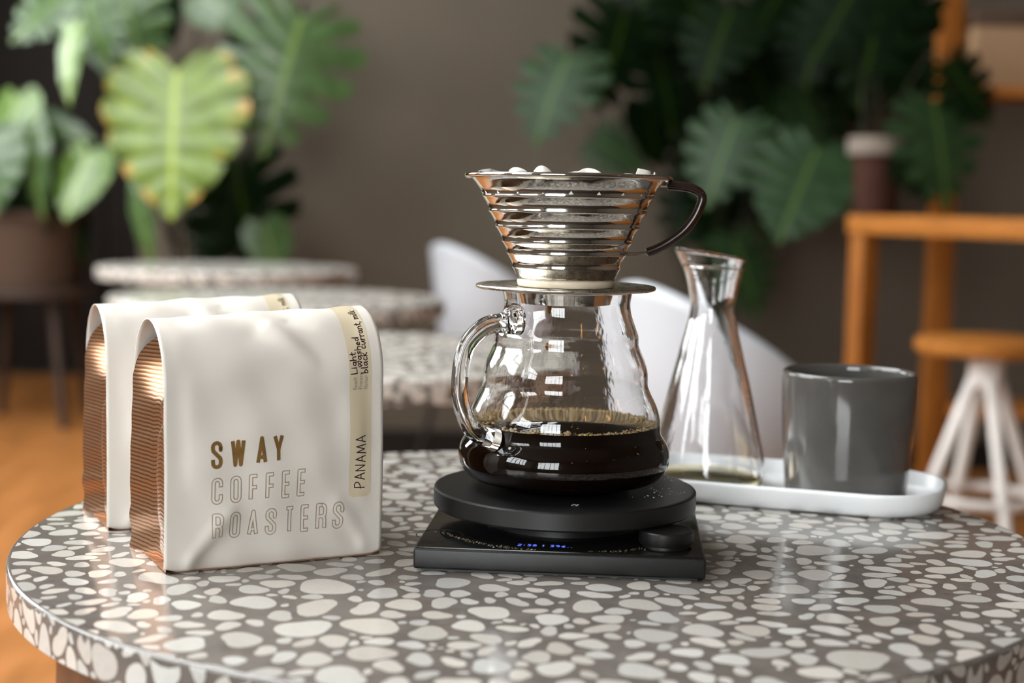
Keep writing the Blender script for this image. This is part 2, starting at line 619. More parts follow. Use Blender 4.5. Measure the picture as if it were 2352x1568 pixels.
added_rug = MB().box((-2.6, -3.6, 0.0003), (3.4, 0.42, 0.009)).build('added_rug', 'added_rug', bevel=.003)  # added out of view to cut the orange floor bounce on the dripper
tag(added_rug, 'dark brown woven carpet added unseen behind the camera against orange floor bounce', 'added_rug')

# ------------------------------------------------------------------ terrazzo table
TC = (0.01675, 0.86263)
TR = 0.29746
TH = 0.021
table = thing('terrazzo_table', (TC[0], TC[1], 0), 'round terrazzo table carrying the coffee bags, the scale and the tray', 'table')
bev = 0.0022
prof = [(TR - .012, TZ - TH), (TR - .001, TZ - TH), (TR, TZ - TH + .001)]
prof += [(TR - bev + bev * math.cos(a), TZ - bev + bev * math.sin(a)) for a in np.linspace(0, PI / 2, 6)]
tabletop = MB().lathe(prof, 720).build('tabletop', 'slab', table, smooth=True, sharp=30)

rs = np.random.RandomState(11)
GRES = 0.0006
GN = int(0.66 / GRES)
occ = np.zeros((GN, GN), bool)


def stone_shape(a, asp, rot, ph):
    def rad(phi):
        q = phi - rot
        e = 1 / np.sqrt(np.cos(q) ** 2 + (np.sin(q) / asp) ** 2)
        p = 1 + .05 * np.cos(2 * q + ph[0]) + .085 * np.cos(3 * q + ph[1]) + .03 * np.cos(4 * q + ph[2])
        return a * e * p
    return rad


def pack(occ, xlim, ylim, x0, y0, sizes, inside, wrapx=False):
    out = []
    H, W = occ.shape
    for a_mean, tries, gap in sizes:
        for _ in range(tries):
            cx = rs.uniform(*xlim)
            cy = rs.uniform(*ylim)
            if not inside(cx, cy):
                continue
            ix, iy = int((cx - x0) / GRES), int((cy - y0) / GRES)
            if ix < 0 or iy < 0 or ix >= W or iy >= H or occ[iy, ix]:
                continue
            a = a_mean * rs.uniform(.8, 1.25)
            asp = rs.uniform(.46, .9)
            rad = stone_shape(a, asp, rs.uniform(0, PI), rs.uniform(0, 2 * PI, 3))
            n = int(a * 1.35 / GRES) + 2
            xa, xb, ya, yb = max(ix - n, 0), min(ix + n + 1, W), max(iy - n, 0), min(iy + n + 1, H)
            gx = x0 + (np.arange(xa, xb) + .5) * GRES - cx
            gy = y0 + (np.arange(ya, yb) + .5) * GRES - cy
            X, Y = np.meshgrid(gx, gy)
            mask = np.hypot(X, Y) <= rad(np.arctan2(Y, X)) + gap
            sub = occ[ya:yb, xa:xb]
            if (sub & mask).any():
                continue
            sub |= mask
            ns = 22 if a > .006 else (16 if a > .0035 else 10)
            ph = np.arange(ns) * 2 * PI / ns
            r = rad(ph)
            out.append((cx, cy, a, np.stack([cx + r * np.cos(ph), cy + r * np.sin(ph)], 1)))
    return out


stones = pack(occ, (-TR, TR), (-TR, TR), -0.33, -0.33,
              [(.0125, 60, .0006), (.0100, 500, .0006), (.0082, 2200, .0006), (.0067, 6000, .0006), (.0052, 7000, .0005), (.0036, 3000, .0004), (.0021, 900, .0003)],
              lambda x, y: math.hypot(x, y) < TR + .004)
EDGE_R = TR - bev - .00005
chips = []      # (visible size, verts, faces, tint)


def tint():
    k = rs.uniform(.84, 1.08)
    wv = rs.uniform(-.03, .03)
    return (min(.80, 0.510 * k * (1 + wv)), .485 * k, .445 * k * (1 - wv), 1)


for cx, cy, a, P in stones:
    rr = np.hypot(P[:, 0], P[:, 1])
    s = np.minimum(1, EDGE_R / rr)
    P = P * s[:, None]
    if np.hypot(cx, cy) > EDGE_R and np.ptp(rr * s) < 1e-6:
        continue
    top = [Vector((x, y, TZ + .00005)) for x, y in P]
    n = len(top)
    # where a chip meets the rounded rim it follows the arris
    for v in top:
        d = math.hypot(v.x, v.y) - (TR - bev)
        if d > 0:
            v.z = TZ - bev + math.sqrt(max(bev * bev - d * d, 0)) + .00006
    low = [Vector((v.x, v.y, v.z - .0006)) for v in top]
    f = [tuple(range(n))] + [(i, n + i, n + (i + 1) % n, (i + 1) % n) for i in range(n)]
    px = [proj((v.x + TC[0], v.y + TC[1], v.z)) for v in top]
    vis = 0
    mx_, my_ = sum(p[0] for p in px) / n, sum(p[1] for p in px) / n
    if -20 < mx_ < 2372 and my_ < 1590:
        vis = abs(sum(px[i][0] * px[(i + 1) % n][1] - px[(i + 1) % n][0] * px[i][1] for i in range(n))) / 2
        if 990 < mx_ < 1620 and my_ < 1320 or (380 < mx_ < 880 and my_ < 1270) or (1500 < mx_ < 2110 and my_ < 1160):
            vis *= .01      # under the scale, behind the bags or beneath the tray
    chips.append((vis, top + low, f, tint()))
# chips cut through on the rim
occ2 = np.zeros((int(.03 / GRES) + 2, int(2 * PI * TR / GRES) + 2), bool)
edge = pack(occ2, (0, 2 * PI * TR), (0, TH), 0, 0,
            [(.0105, 400, .0004), (.008, 900, .0004), (.0055, 1500, .0003), (.0035, 2000, .0003), (.0022, 1500, .0003)], lambda x, y: True)
for cx, cy, a, P in edge:
    n = len(P)
    th = P[:, 0] / TR
    zz = np.clip(P[:, 1], .0012, TH - bev * .45)
    top, low = [], []
    for t_, z_ in zip(th, zz):
        over = z_ - (TH - bev)
        r_ = TR + .00010 if over <= 0 else TR - bev + math.sqrt(max(bev * bev - over * over, 0)) + .00006
        top.append(Vector((r_ * math.cos(t_), r_ * math.sin(t_), TZ - TH + z_)))
        low.append(Vector(((r_ - .0006) * math.cos(t_), (r_ - .0006) * math.sin(t_), TZ - TH + z_)))
    f = [(i, (i + 1) % n, 2 * n) for i in range(n)] + [(i, n + i, n + (i + 1) % n, (i + 1) % n) for i in range(n)]
    px = [proj((v.x + TC[0], v.y + TC[1], v.z)) for v in top]
    zc = min(max(cy, .0012), TH - bev)
    low.append(Vector(((TR + .00012) * math.cos(cx / TR), (TR + .00012) * math.sin(cx / TR), TZ - TH + zc)))
    mx_, my_ = sum(p[0] for p in px) / n, sum(p[1] for p in px) / n
    vis = 0
    if math.sin(cx / TR) < -.15 and -20 < mx_ < 2372 and my_ < 1575:
        vis = abs(sum(px[i][0] * px[(i + 1) % n][1] - px[(i + 1) % n][0] * px[i][1] for i in range(n))) / 2
    chips.append((vis, top + low, f, tint()))
chips.sort(key=lambda c: -c[0])


def set_tint(me, cols):
    at_ = me.color_attributes.new('tint', 'FLOAT_COLOR', 'POINT')
    at_.data.foreach_set('color', np.asarray(cols, np.float32).ravel())


for vis, v, f, c in chips[:300]:
    cen = sum(v, Vector()) / len(v)
    o = obj('stone_chip', [p - cen for p in v], f, 'chip', tabletop)
    o.location = cen
    set_tint(o.data, [c] * len(v))
mb = MB()
cols = []
for vis, v, f, c in chips[300:]:
    mb.add(v, f)
    cols += [c] * len(v)
o = mb.build('small_stone_chips', 'chip', tabletop)
set_tint(o.data, cols)
tag(o, kind='stuff')
# wooden base: apron ring below the slab and four legs
MB().lathe([(0.17, TZ - TH - .022), (0.215, TZ - TH - .022), (0.215, TZ - TH - .0005), (0.17, TZ - TH - .0005)], 64, close=True).build('apron_ring', 'leg_wood', table, smooth=True, sharp=30)
lp = on(190, 1530, TZ - TH)
a_leg = math.atan2(lp.y - TC[1], lp.x - TC[0])
for k in range(4):
    a = a_leg + k * PI / 2
    ca, sa = math.cos(a), math.sin(a)
    mb = MB()
    sect = [(-.02, -.026), (.02, -.026), (.02, .026), (-.02, .026)]
    v = []
    for z, r, s in ((0, .300, .7), (TZ - TH - .0005, .269, 1.1)):
        for p, q in sect:
            rr_ = r + p * s
            v.append((rr_ * ca - q * s * sa, rr_ * sa + q * s * ca, z))
    mb.add(v, [(3, 2, 1, 0), (4, 5, 6, 7), (0, 1, 5, 4), (1, 2, 6, 5), (2, 3, 7, 6), (3, 0, 4, 7)])
    mb.build('leg', 'leg_wood', table, bevel=0.004)

# ------------------------------------------------------------------ coffee scale
SX, SY = 0.03196, 0.83852                    # axis of server, dripper and weighing plate
yaw = math.radians(-4.2)
scale = thing('coffee_scale', (SX, SY, TZ), 'black square coffee scale with a round weighing plate and a knob', 'kitchen scale', rz=yaw)
inv = Matrix.Rotation(-yaw, 3, 'Z')


def sloc(P):
    return inv @ (Vector(P) - Vector((SX, SY, TZ)))


fl = sloc(on(949, 1312, TZ))
fr = sloc(on(1621, 1341, TZ))
bx0, bx1, by0 = fl.x, fr.x, (fl.y + fr.y) / 2
by1 = by0 + 0.158
MB().box((bx0 + .004, by0 + .004, 0.0002), (bx1 - .004, by1 - .004, 0.0022)).build('foot_pad', 'black_matte', scale)
MB().box((bx0, by0, 0.0018), (bx1, by1, 0.0128)).build('base', 'black_matte', scale, bevel=0.0014, bseg=3)
MB().box((bx0 + .0012, by0 + .0012, 0.0126), (bx1 - .0012, by1 - .0012, 0.0136)).build('top_panel', 'black_gloss', scale, bevel=0.0004)
MB().lathe([(0.045, 0.0134), (0.045, 0.0190), (0.060, 0.0215), (0.060, 0.0232)], 64).build('load_cell_neck', 'black_matte', scale, smooth=True, sharp=30)
pr = 0.075
prof = [(pr - .003, .0230), (pr - .001, .0232), (pr, .0242), (pr, .0330), (pr - .0005, .0337), (pr - .0014, .0340), (pr - .0022, .0339)]
MB().lathe(prof, 128).build('weighing_plate', 'black_matte', scale, smooth=True, sharp=35)
kc = sloc(on(1529, 1253, TZ + .0136))
kr = 0.0146
MB().lathe([(kr - .002, .0134), (kr - .002, .0152), (kr - .0004, .0154), (kr, .0160), (kr, .0220), (kr - .0006, .0226), (kr - .0014, .0227)], 64, (kc.x, kc.y)).build('knob', 'black_matte', scale, smooth=True, sharp=35)
rc = sloc(on(1010, 1228, TZ + .0136))
MB().lathe([(.0125, .01362), (.0131, .01362), (.0131, .01372), (.0125, .01372)], 48, (rc.x, rc.y), close=True).build('touch_ring', 'black_matte', scale)


# stroke lettering ----------------------------------------------------
def arc(cx, cy, rx, ry, a0, a1, n=8):
    return [(cx + rx * math.cos(math.radians(a0 + (a1 - a0) * i / n)), cy + ry * math.sin(math.radians(a0 + (a1 - a0) * i / n))) for i in range(n + 1)]


CAPS = {   # tall condensed capitals, height 1
    'S': (.33, [arc(.165, .835, .165, .165, 0, 180)[0:1] + [(.33, .69)][:0] + [(.33, .70)] + arc(.165, .835, .165, .165, 0, 180) + [(0, .74), (.02, .66), (.31, .36), (.33, .27)] + arc(.165, .165, .165, .165, 0, -180) + [(0, .32)]]),
    'W': (.50, [[(0, 1), (.12, 0), (.25, .97), (.38, 0), (.5, 1)]]),
    'A': (.32, [[(0, 0), (.16, 1), (.32, 0)], [(.06, .22), (.26, .22)]]),
    'Y': (.32, [[(0, 1), (.16, .45), (.32, 1)], [(.16, .45), (.16, 0)]]),
    'C': (.33, [[(.33, .66)] + arc(.165, .835, .165, .165, 0, 180) + arc(.165, .165, .165, .165, 180, 360) + [(.33, .36)]]),
    'O': (.33, [arc(.165, .835, .165, .165, 0, 180) + arc(.165, .165, .165, .165, 180, 360) + [(.33, .835)]]),
    'F': (.28, [[(0, 0), (0, 1), (.28, 1)], [(0, .52), (.27, .52)]]),
    'E': (.28, [[(.28, 0), (0, 0), (0, 1), (.28, 1)], [(0, .52), (.27, .52)]]),
    'R': (.33, [[(0, 0), (0, 1), (.165, 1)] + arc(.165, .83, .165, .17, 90, 0, 5) + [(.33, .68)] + arc(.2, .64, .13, .12, 0, -90, 4) + [(0, .52)], [(.2, .52), (.30, .45), (.32, .36), (.32, 0)]]),
    'T': (.32, [[(0, 1), (.32, 1)], [(.16, 1), (.16, 0)]]),
    'P': (.5, [[(.05, 0), (.1, 1), (.35, 1.02), (.52, .85), (.46, .6), (.25, .45), (.0, .42)]]),
    'N': (.5, [[(0, 0), (.03, .95), (.42, .02), (.5, 1)]]),
    'M': (.7, [[(0, 0), (.12, .95), (.33, .15), (.58, 1), (.7, 0)]]),
    'H': (.5, [[(0, 0), (.25, 1), (.5, 0)], [(.1, .35), (.45, .38)]]),     # hand-drawn A
    'L': (.4, [[(0, 1), (.02, 0), (.4, .05)]]),
    '2': (.5, [[(0, .75), (.12, .98), (.38, .98), (.5, .75), (0, 0), (.5, 0)]]),
    '3': (.5, [[(0, 1), (.5, 1), (.2, .58), (.5, .4), (.4, .03), (0, .03)]]),
    '8': (.5, [[(.25, .52), (.03, .75), (.25, 1), (.47, .75), (.25, .52), (0, .25), (.25, 0), (.5, .25), (.25, .52)]]),
    '9': (.5, [[(.48, .65), (.1, .5), (.03, .85), (.25, 1), (.48, .85), (.48, .3), (.2, 0)]]),
    '6': (.5, [[(.45, 1), (.1, .7), (.02, .3), (.25, 0), (.48, .25), (.3, .5), (.05, .35)]]),
    ':': (.12, [[(.05, .2), (.05, .3)], [(.05, .68), (.05, .78)]]),
    'I': (.1, [[(.05, 0), (.05, 1)]]),
    '.': (.12, [[(.05, 0), (.05, .1)]]),
}
LOW = {    # lower case, x-height .55, ascender 1
    'l': (.16, [[(.05, 1), (.04, .1), (.14, 0)]]),
    'i': (.16, [[(.06, .55), (.06, 0)], [(.06, .75), (.07, .82)]]),
    'g': (.42, [[(.36, .5), (.12, .52), (.03, .25), (.2, .05), (.36, .4), (.36, -.25), (.18, -.38), (.02, -.2)]]),
    'h': (.4, [[(.04, 1), (.04, 0)], [(.04, .35), (.2, .55), (.34, .42), (.36, 0)]]),
    't': (.3, [[(.14, .9), (.13, .1), (.28, .03)], [(0, .58), (.3, .6)]]),
    'w': (.55, [[(0, .55), (.1, .02), (.26, .45), (.4, .02), (.53, .58)]]),
    'a': (.42, [[(.34, .5), (.12, .52), (.02, .22), (.16, .02), (.34, .35), (.34, .5), (.36, .02), (.42, .02)]]),
    's': (.34, [[(.3, .5), (.14, .55), (.05, .4), (.27, .2), (.2, .02), (.02, .06)]]),
    'e': (.38, [[(.04, .28), (.33, .33), (.2, .55), (.04, .35), (.08, .06), (.34, .08)]]),
    'd': (.42, [[(.34, .48), (.1, .5), (.03, .2), (.18, .02), (.34, .3), (.36, 1), (.36, 0)]]),
    'b': (.4, [[(.05, 1), (.04, 0), (.25, .03), (.36, .3), (.22, .5), (.05, .35)]]),
    'c': (.34, [[(.3, .5), (.12, .54), (.03, .25), (.14, .02), (.32, .08)]]),
    'k': (.36, [[(.04, .95), (.04, 0)], [(.3, .6), (.06, .3), (.34, 0)]]),
    'u': (.42, [[(.03, .55), (.05, .12), (.2, .02), (.36, .5), (.38, .02)]]),
    'r': (.3, [[(.04, .55), (.06, 0)], [(.06, .35), (.18, .55), (.3, .5)]]),
    'n': (.4, [[(.04, .55), (.04, 0)], [(.04, .35), (.2, .55), (.34, .4), (.36, 0)]]),
    'm': (.58, [[(.03, .55), (.04, 0)], [(.04, .38), (.16, .55), (.26, .4), (.28, 0)], [(.28, .38), (.42, .55), (.52, .4), (.55, 0)]]),
    'o': (.38, [arc(.18, .27, .16, .27, 90, 450, 10)]),
    ',': (.14, [[(.08, .05), (.02, -.2)]]),
    ' ': (.28, []),
}


def stroke_mesh(lines, width, place, round_ends=False, sub=0.0):
    """ribbons along polylines in the plane, each vertex mapped by place(x, y)"""
    mb = MB()
    for ln in lines:
        pts = [Vector((x, y, 0)) for x, y in ln]
        if sub:
            q = [pts[0]]
            for a, b in zip(pts, pts[1:]):
                k = max(1, int((b - a).length / sub))
                q += [a.lerp(b, (j + 1) / k) for j in range(k)]
            pts = q
        h = width / 2
        for a, b in zip(pts, pts[1:]):
            d = (b - a)
            if d.length < 1e-9:
                continue
            d.normalize()
            nrm = Vector((-d.y, d.x, 0)) * h
            mb.add([place(*p[:2]) for p in (a + nrm, a - nrm, b - nrm, b + nrm)], [(0, 1, 2, 3)])
        disc = pts if round_ends else pts[1:-1]
        for p in disc:
            mb.add([place(p.x + h * math.cos(2 * PI * k / 10), p.y + h * math.sin(2 * PI * k / 10)) for k in range(10)], [tuple(range(10))])
    return mb


dl = sloc(on(1190, 1252, TZ + .0136))
x = dl.x
for ch in '2:38 I 396..':
    if ch == ' ':
        x += .0022
        continue
    wd, lines = CAPS[ch]
    hh = .0042
    lines = [[(a * hh * .8, b * hh) for a, b in ln] for ln in lines]
    x0_ = x
    stroke_mesh(lines, .0008, lambda a, b: (x0_ + a, dl.y - .001 + b, .01365)).build('display_digit', 'led', scale)
    x += wd * hh * .8 + .0014
# splashed grounds and foam specks on the panel, and dry residue on the plate
mb = MB()
r2 = random.Random(3)


def grain(mb, x, y, z, r, rg):
    v = [Vector((1, 0, 0)), Vector((0, 1, 0)), Vector((-1, 0, 0)), Vector((0, -1, 0)), Vector((0, 0, .9)), Vector((.6, .6, .4))]
    v = [Vector((x, y, z)) + p * r * rg.uniform(.6, 1.3) for p in v[:5]]
    mb.add(v, [(0, 1, 4), (1, 2, 4), (2, 3, 4), (3, 0, 4), (3, 2, 1, 0)])


for k in range(300):
    a = math.radians(r2.uniform(-150, -28))
    rr_ = .0755 + abs(r2.gauss(0, .0022))
    x_, y_ = rr_ * math.cos(a), rr_ * math.sin(a)
    if x_ < bx0 + .004 or x_ > bx1 - .004 or y_ < by0 + .003 or math.hypot(x_ - kc.x, y_ - kc.y) < kr:
        continue
    grain(mb, x_, y_, .01362, r2.uniform(.0003, .00095), r2)
go = mb.build('splashed_grounds', 'grounds')
go.location, go.rotation_euler = scale.location, scale.rotation_euler
tag(go, 'wet coffee grounds splashed along the scale panel below the plate', 'coffee grounds', kind='stuff')
mb = MB()
for (px, py, n, sd) in ((1320, 1160, 7, .0016), (1530, 1128, 26, .005), (1500, 1140, 14, .006), (1548, 1100, 10, .004)):
    c = sloc(on(px, py, TZ + .034))
    for k in range(n):
        grain(mb, c.x + r2.gauss(0, sd), c.y + r2.gauss(0, sd), .03402, r2.uniform(.00015, .0006), r2)
ro = mb.build('dry_residue', 'speck')
ro.location, ro.rotation_euler = scale.location, scale.rotation_euler
tag(ro, 'pale dry specks on the black weighing plate', 'residue', kind='stuff')

# ------------------------------------------------------------------ glass server with coffee
PZ = TZ + 0.0341
MMPX = 0.0002479


def az(py):                                   # world height of an image row on the server axis
    return at(1291, py, SY).z


sv = thing('glass_server', (SX - .001, SY, PZ), 'ribbed clear glass coffee server standing on the black scale', 'coffee server')
srows = [(665, 149), (680, 146.5), (694, 144.5), (710, 146), (726, 150), (748, 158), (767, 165), (780, 166.3), (792, 167.5), (808, 174), (825, 181.5), (845, 188), (860, 190.3), (875, 190.5), (886, 192.5),
         (900, 199), (914, 206), (930, 213), (945, 218.5), (962, 221.5), (978, 222), (992, 224), (1003, 231), (1016, 239), (1030, 243.3), (1043, 244.5), (1056, 243), (1068, 238), (1080, 229), (1092, 214), (1103, 196), (1112, 176)]
outer = [(r * MMPX * 0.995, az(y) - PZ) for y, r in srows]
zb = outer[-1][1]
outer = [p for p in outer if p[1] > .004] + [(0.0395, .0024), (0.0360, .0008), (0.030, .0002)]
outer = smooth_profile(outer, 3)
outer[-1] = (0.030, .0001)
zt = outer[0][1]
wt = 0.0017
inner = []
for i, (r, z) in enumerate(outer):
    a = outer[max(i - 1, 0)]
    b = outer[min(i + 1, len(outer) - 1)]
    t = Vector((b[0] - a[0], b[1] - a[1])).normalized()
    inner.append((r + t.y * wt, z - t.x * wt))     # tangent points downwards, so the normal to the inside
inner = [(r, max(z, .0019)) for r, z in inner if r > .012]
body = [(0.0, .0001)] + outer[::-1] + [(outer[0][0] - wt / 2, zt + .0005)] + inner + [(0.0, .0019)]
MB().lathe(body, 128).build('body', 'glass_wet', sv, smooth=True)
# handle: in a vertical plane turned 45 degrees towards the camera
hd = Vector((-.69, -.724, 0)).normalized()
hpx = [(1160, 741), (1127, 745), (1096, 764), (1074, 790), (1062, 825), (1056.5, 863), (1056, 901), (1062, 936), (1074, 968), (1094, 994), (1120, 1013)]
hp = []
nrm = hd.cross(Vector((0, 0, 1)))
O = Vector((SX - .001, SY, PZ))
for px, py in hpx:
    d = ray(px, py)
    t = (O - CAMP).dot(nrm) / d.dot(nrm)
    hp.append(CAMP + d * t - O)


def rad_at(z):
    best = min(outer, key=lambda p: abs(p[1] - z))
    return best[0]


def rxy(p):
    return math.hypot(p.x, p.y)


# pull both ends on to the glass wall
e0 = hd * (rad_at(hp[0].z) + .0022) + Vector((0, 0, hp[0].z))
e1 = hd * (rad_at(hp[-1].z) + .0016) + Vector((0, 0, hp[-1].z))
path = [e0] + [p for p in hp[1:-1] if rxy(p) > rad_at(p.z) + .006] + [e1]
pts = catmull(path, 7)
n = len(pts)
rads = [.0052 + .0022 * max(0, 1 - i / 5) + .0014 * max(0, 1 - (n - 1 - i) / 4) for i in range(n)]
MB().tube(pts, rads, 16, flat=.72, up=nrm).build('handle', 'glass', sv, smooth=True, sharp=60)
# the thumb curl where the handle meets the neck
curl = []
for k in range(15):
    a = math.radians(200 - k * 20)
    curl.append(e0 + hd * (.0030 + .0045 * math.cos(a)) + Vector((0, 0, .0030 + .0045 * math.sin(a))) + nrm * (k * .00018))
MB().tube(curl, .0030, 10).build('thumb_curl', 'glass', sv, smooth=True, sharp=60)

# coffee inside the server
cz = az(966) - PZ
cprof = [(r + .0003, z - .0003) for r, z in inner if z < cz]
rim_r = cprof[0][0]
cprof = [(0, .0016)] + cprof[::-1] + [(rim_r, cz - .0003), (rim_r - .004, cz - .0013), (0, cz - .0013)]
coffee = thing('coffee', (SX - .001, SY, PZ), 'black coffee filling the lower half of the ribbed server', 'coffee')
MB().lathe(cprof, 128).build('liquid', 'coffee', coffee, smooth=True, sharp=50)
MB().lathe([(rim_r + .0001, cz - .0002), (rim_r - .001, cz - .0007), (rim_r - .004, cz - .0011), (0, cz - .0011)], 128).build('liquid_surface', 'coffee_top', coffee, smooth=True)
ico = bmesh.new()
bmesh.ops.create_icosphere(ico, subdivisions=2, radius=1)
IV = [v.co.copy() for v in ico.verts]
IF = [tuple(v.index for v in f.verts) for f in ico.faces]
ico.free()
mb = MB()
r3 = random.Random(5)
for k in range(2600):
    a = r3.uniform(0, 2 * PI)
    dens = .55 + .45 * math.sin(a * 3 + 1) * math.sin(a * 1.7)
    br = r3.choice([.0003, .0004, .0005, .0006, .0008]) if r3.random() < .93 else r3.uniform(.0009, .0013)
    rr_ = rim_r - br - abs(r3.gauss(0, .0030 + .002 * dens))
    c = Vector((rr_ * math.cos(a), rr_ * math.sin(a), cz - .0011 + br * r3.uniform(.15, .8) + max(0, (rr_ - rim_r + .002)) * .5))
    mb.add([c + v * br for v in IV], IF)
for k in range(26):
    a = r3.uniform(0, 2 * PI)
    rr_ = rim_r * r3.uniform(.3, .9)
    br = r3.uniform(.0004, .0011)
    c = Vector((rr_ * math.cos(a), rr_ * math.sin(a), cz - .0011 + br * .2))
    mb.add([c + v * br for v in IV], IF)
tag(mb.build('foam_bubbles', 'foam', coffee, smooth=True), kind='stuff')
# the stream falling from the dripper
for (y0, y1, rr_, nm, lb) in ((690, 722, .0016, 'coffee_drip', 'thin amber coffee drip leaving the dripper inside the server neck'),
                              (788, 806, .0019, 'coffee_drop', 'single amber coffee drop falling inside the server')):
    z0, z1 = az(y1), az(y0)
    xo = at(1261, 750, SY).x
    h = z1 - z0
    prof = smooth_profile([(.0001, 0), (rr_ * .55, h * .1), (rr_ * .8, h * .3), (rr_, h * .6 if nm == 'coffee_drop' else h * .9), (rr_ * .7 if nm == 'coffee_drop' else rr_, h * .95), (.0001, h)], 4)
    prof = [(max(r, .00005), z) for r, z in prof]
    d_ = MB().lathe(prof, 16).build(nm, 'amber', smooth=True)
    d_.location = (xo, SY, z0)
    tag(d_, lb, 'coffee drop')

# ------------------------------------------------------------------ steel wave dripper
FZ = az(660.0)
dr = thing('wave_dripper', (SX - .0022, SY, FZ), 'ribbed steel pour-over dripper with a dark brown handle', 'coffee dripper')


def dz(py):
    return az(py) - FZ


k = MMPX
fr_ = 206 * k
MB().lathe([(.020, -.0006), (.033, -.0006), (fr_ - .003, .0002), (fr_ - .0012, -.0008), (fr_ - .0002, -.0003), (fr_, .0006), (fr_ - .0004, .0014), (fr_ - .0014, .0017), (fr_ - .004, .0013), (.032, .0004), (.020, .0004)], 128, close=True).build('flange', 'steel_dull', dr, smooth=True)
MB().lathe([(.0245, -.0088), (.0255, -.0088), (.0275, -.0005), (.0265, -.0005)], 96, close=True).build('locating_collar', 'steel', dr, smooth=True, sharp=40)
MB().lathe([(107.5 * k, .0006), (110 * k, .0012), (111.5 * k, .0034), (110.5 * k, .0046), (104 * k, .0046), (100 * k, .0006)], 96, close=True).build('base_ring', 'ivory', dr, smooth=True)
rows = [(643, 110), (632, 114.5), (618, 121), (616, 123.5), (612, 124.5), (609, 122.8), (600, 126), (587, 133), (584, 136), (580, 137.2), (577, 135.5), (566, 141), (560, 145), (557, 148), (553, 149.2), (550, 147.5),
        (538, 153), (526, 160), (523, 163.5), (519, 164.5), (516, 162.5), (503, 169), (491, 176), (488, 179.5), (484, 180.5), (481, 178.5), (468, 185), (457, 191), (454, 194.5), (450, 195.5), (447, 193.5), (432, 203), (418, 214), (412, 220)]
po = [(r * k, dz(y)) for y, r in rows]
rt = dz(407)
po += [(226 * k, rt - .0006), (233 * k, rt - .0012), (236.5 * k, rt - .0002), (236 * k, rt + .0012), (231 * k, rt + .0017), (222 * k, rt + .0010)]
pi_ = [(r - .0007, z) for r, z in po[:-6]][::-1]
MB().lathe(po + pi_, 160, close=True).build('cone', 'steel', dr, smooth=True, sharp=70)
# perforated floor plate of the cone
MB().lathe([(.004, dz(640)), (110 * k - .0006, dz(640)), (110 * k - .0006, dz(640) + .0006), (.004, dz(640) + .0006)], 64, close=True).build('cone_floor', 'steel', dr)


def dpt(px, py, back=0.0):
    return at(px, py, SY) - Vector((SX - .0022, SY, FZ))


hs = [dpt(*p) for p in [(1534, 425.5), (1566, 428), (1590, 433), (1606, 442), (1613, 455), (1608, 474), (1595, 501), (1571, 531), (1536, 557), (1508, 572), (1486, 580)]]
MB().tube(catmull(hs, 6), .0027, 14).build('grip', 'brown_grip', dr, smooth=True, sharp=50)
MB().tube(catmull([dpt(*p) for p in [(1483, 478), (1494, 452), (1504, 434), (1514, 426), (1536, 425.5)]], 5), .0011, 8, flat=1.0).build('handle_wire', 'steel', dr, smooth=True)
MB().tube(catmull([dpt(*p) for p in [(1427, 584), (1445, 583.5), (1466, 583), (1488, 580)]], 4), .0010, 8).build('handle_wire', 'steel', dr, smooth=True)

# paper filter with fluted wall, only tips stand above the rim
fl_ = thing('paper_filter', (SX - .0022, SY, FZ), 'fluted white paper filter sitting in the steel dripper', 'coffee filter')
segs = 240
fv, ff = [], []
rowsf = 10


def lobe(x, c, wd, hh):
    d = (x - c) / wd
    return hh * max(0, 1 - d * d)


for i in range(segs):
    a = 2 * PI * i / segs
    sx = math.cos(a)
    front = -math.sin(a)
    px = 1289 + 222 * sx
    up = -.003 + .0012 * math.sin(7 * a)
    if front > -.2:
        up = max(up, lobe(px, 1165, 26, .0040), lobe(px, 1222, 26, .0050), lobe(px, 1328, 34, .0042), lobe(px, 1105, 18, .0018))
        if 1405 < px < 1512:
            up = max(up, .0044 * min(1, max(0, (1512 - px) / 60)) + .0006 if px > 1447 else .0018)
    else:
        up = max(up, .0015 + .003 * math.sin(5 * a + 1))
    for j in range(rowsf):
        t = j / (rowsf - 1)
        zb_, zt_ = dz(638), rt + up
        z = zb_ + (zt_ - zb_) * t
        rr_ = (108 + (222 - 108) * min(1, (z - zb_) / (rt - zb_))) * k - .0034 + .0017 * t * math.cos(20 * a) * 1.0
        fv.append((rr_ * math.cos(a), rr_ * math.sin(a), z))
for i in range(segs):
    i2 = (i + 1) % segs
    for j in range(rowsf - 1):
        ff.append((i * rowsf + j, i2 * rowsf + j, i2 * rowsf + j + 1, i * rowsf + j + 1))
ff.append(tuple(i * rowsf for i in range(segs - 1, -1, -1)))
pw = obj('fluted_wall', fv, ff, 'paper', fl_, smooth=True, sharp=60)
sm = pw.modifiers.new('thickness', 'SOLIDIFY')
sm.thickness = .0003
gv = []
MB().lathe([(0.0001, dz(520)), (.020, dz(516)), (.034, dz(512)), (.0358, dz(515)), (.022, dz(632)), (.0001, dz(634))], 48).build('coffee_bed', 'soil', fl_, smooth=True)

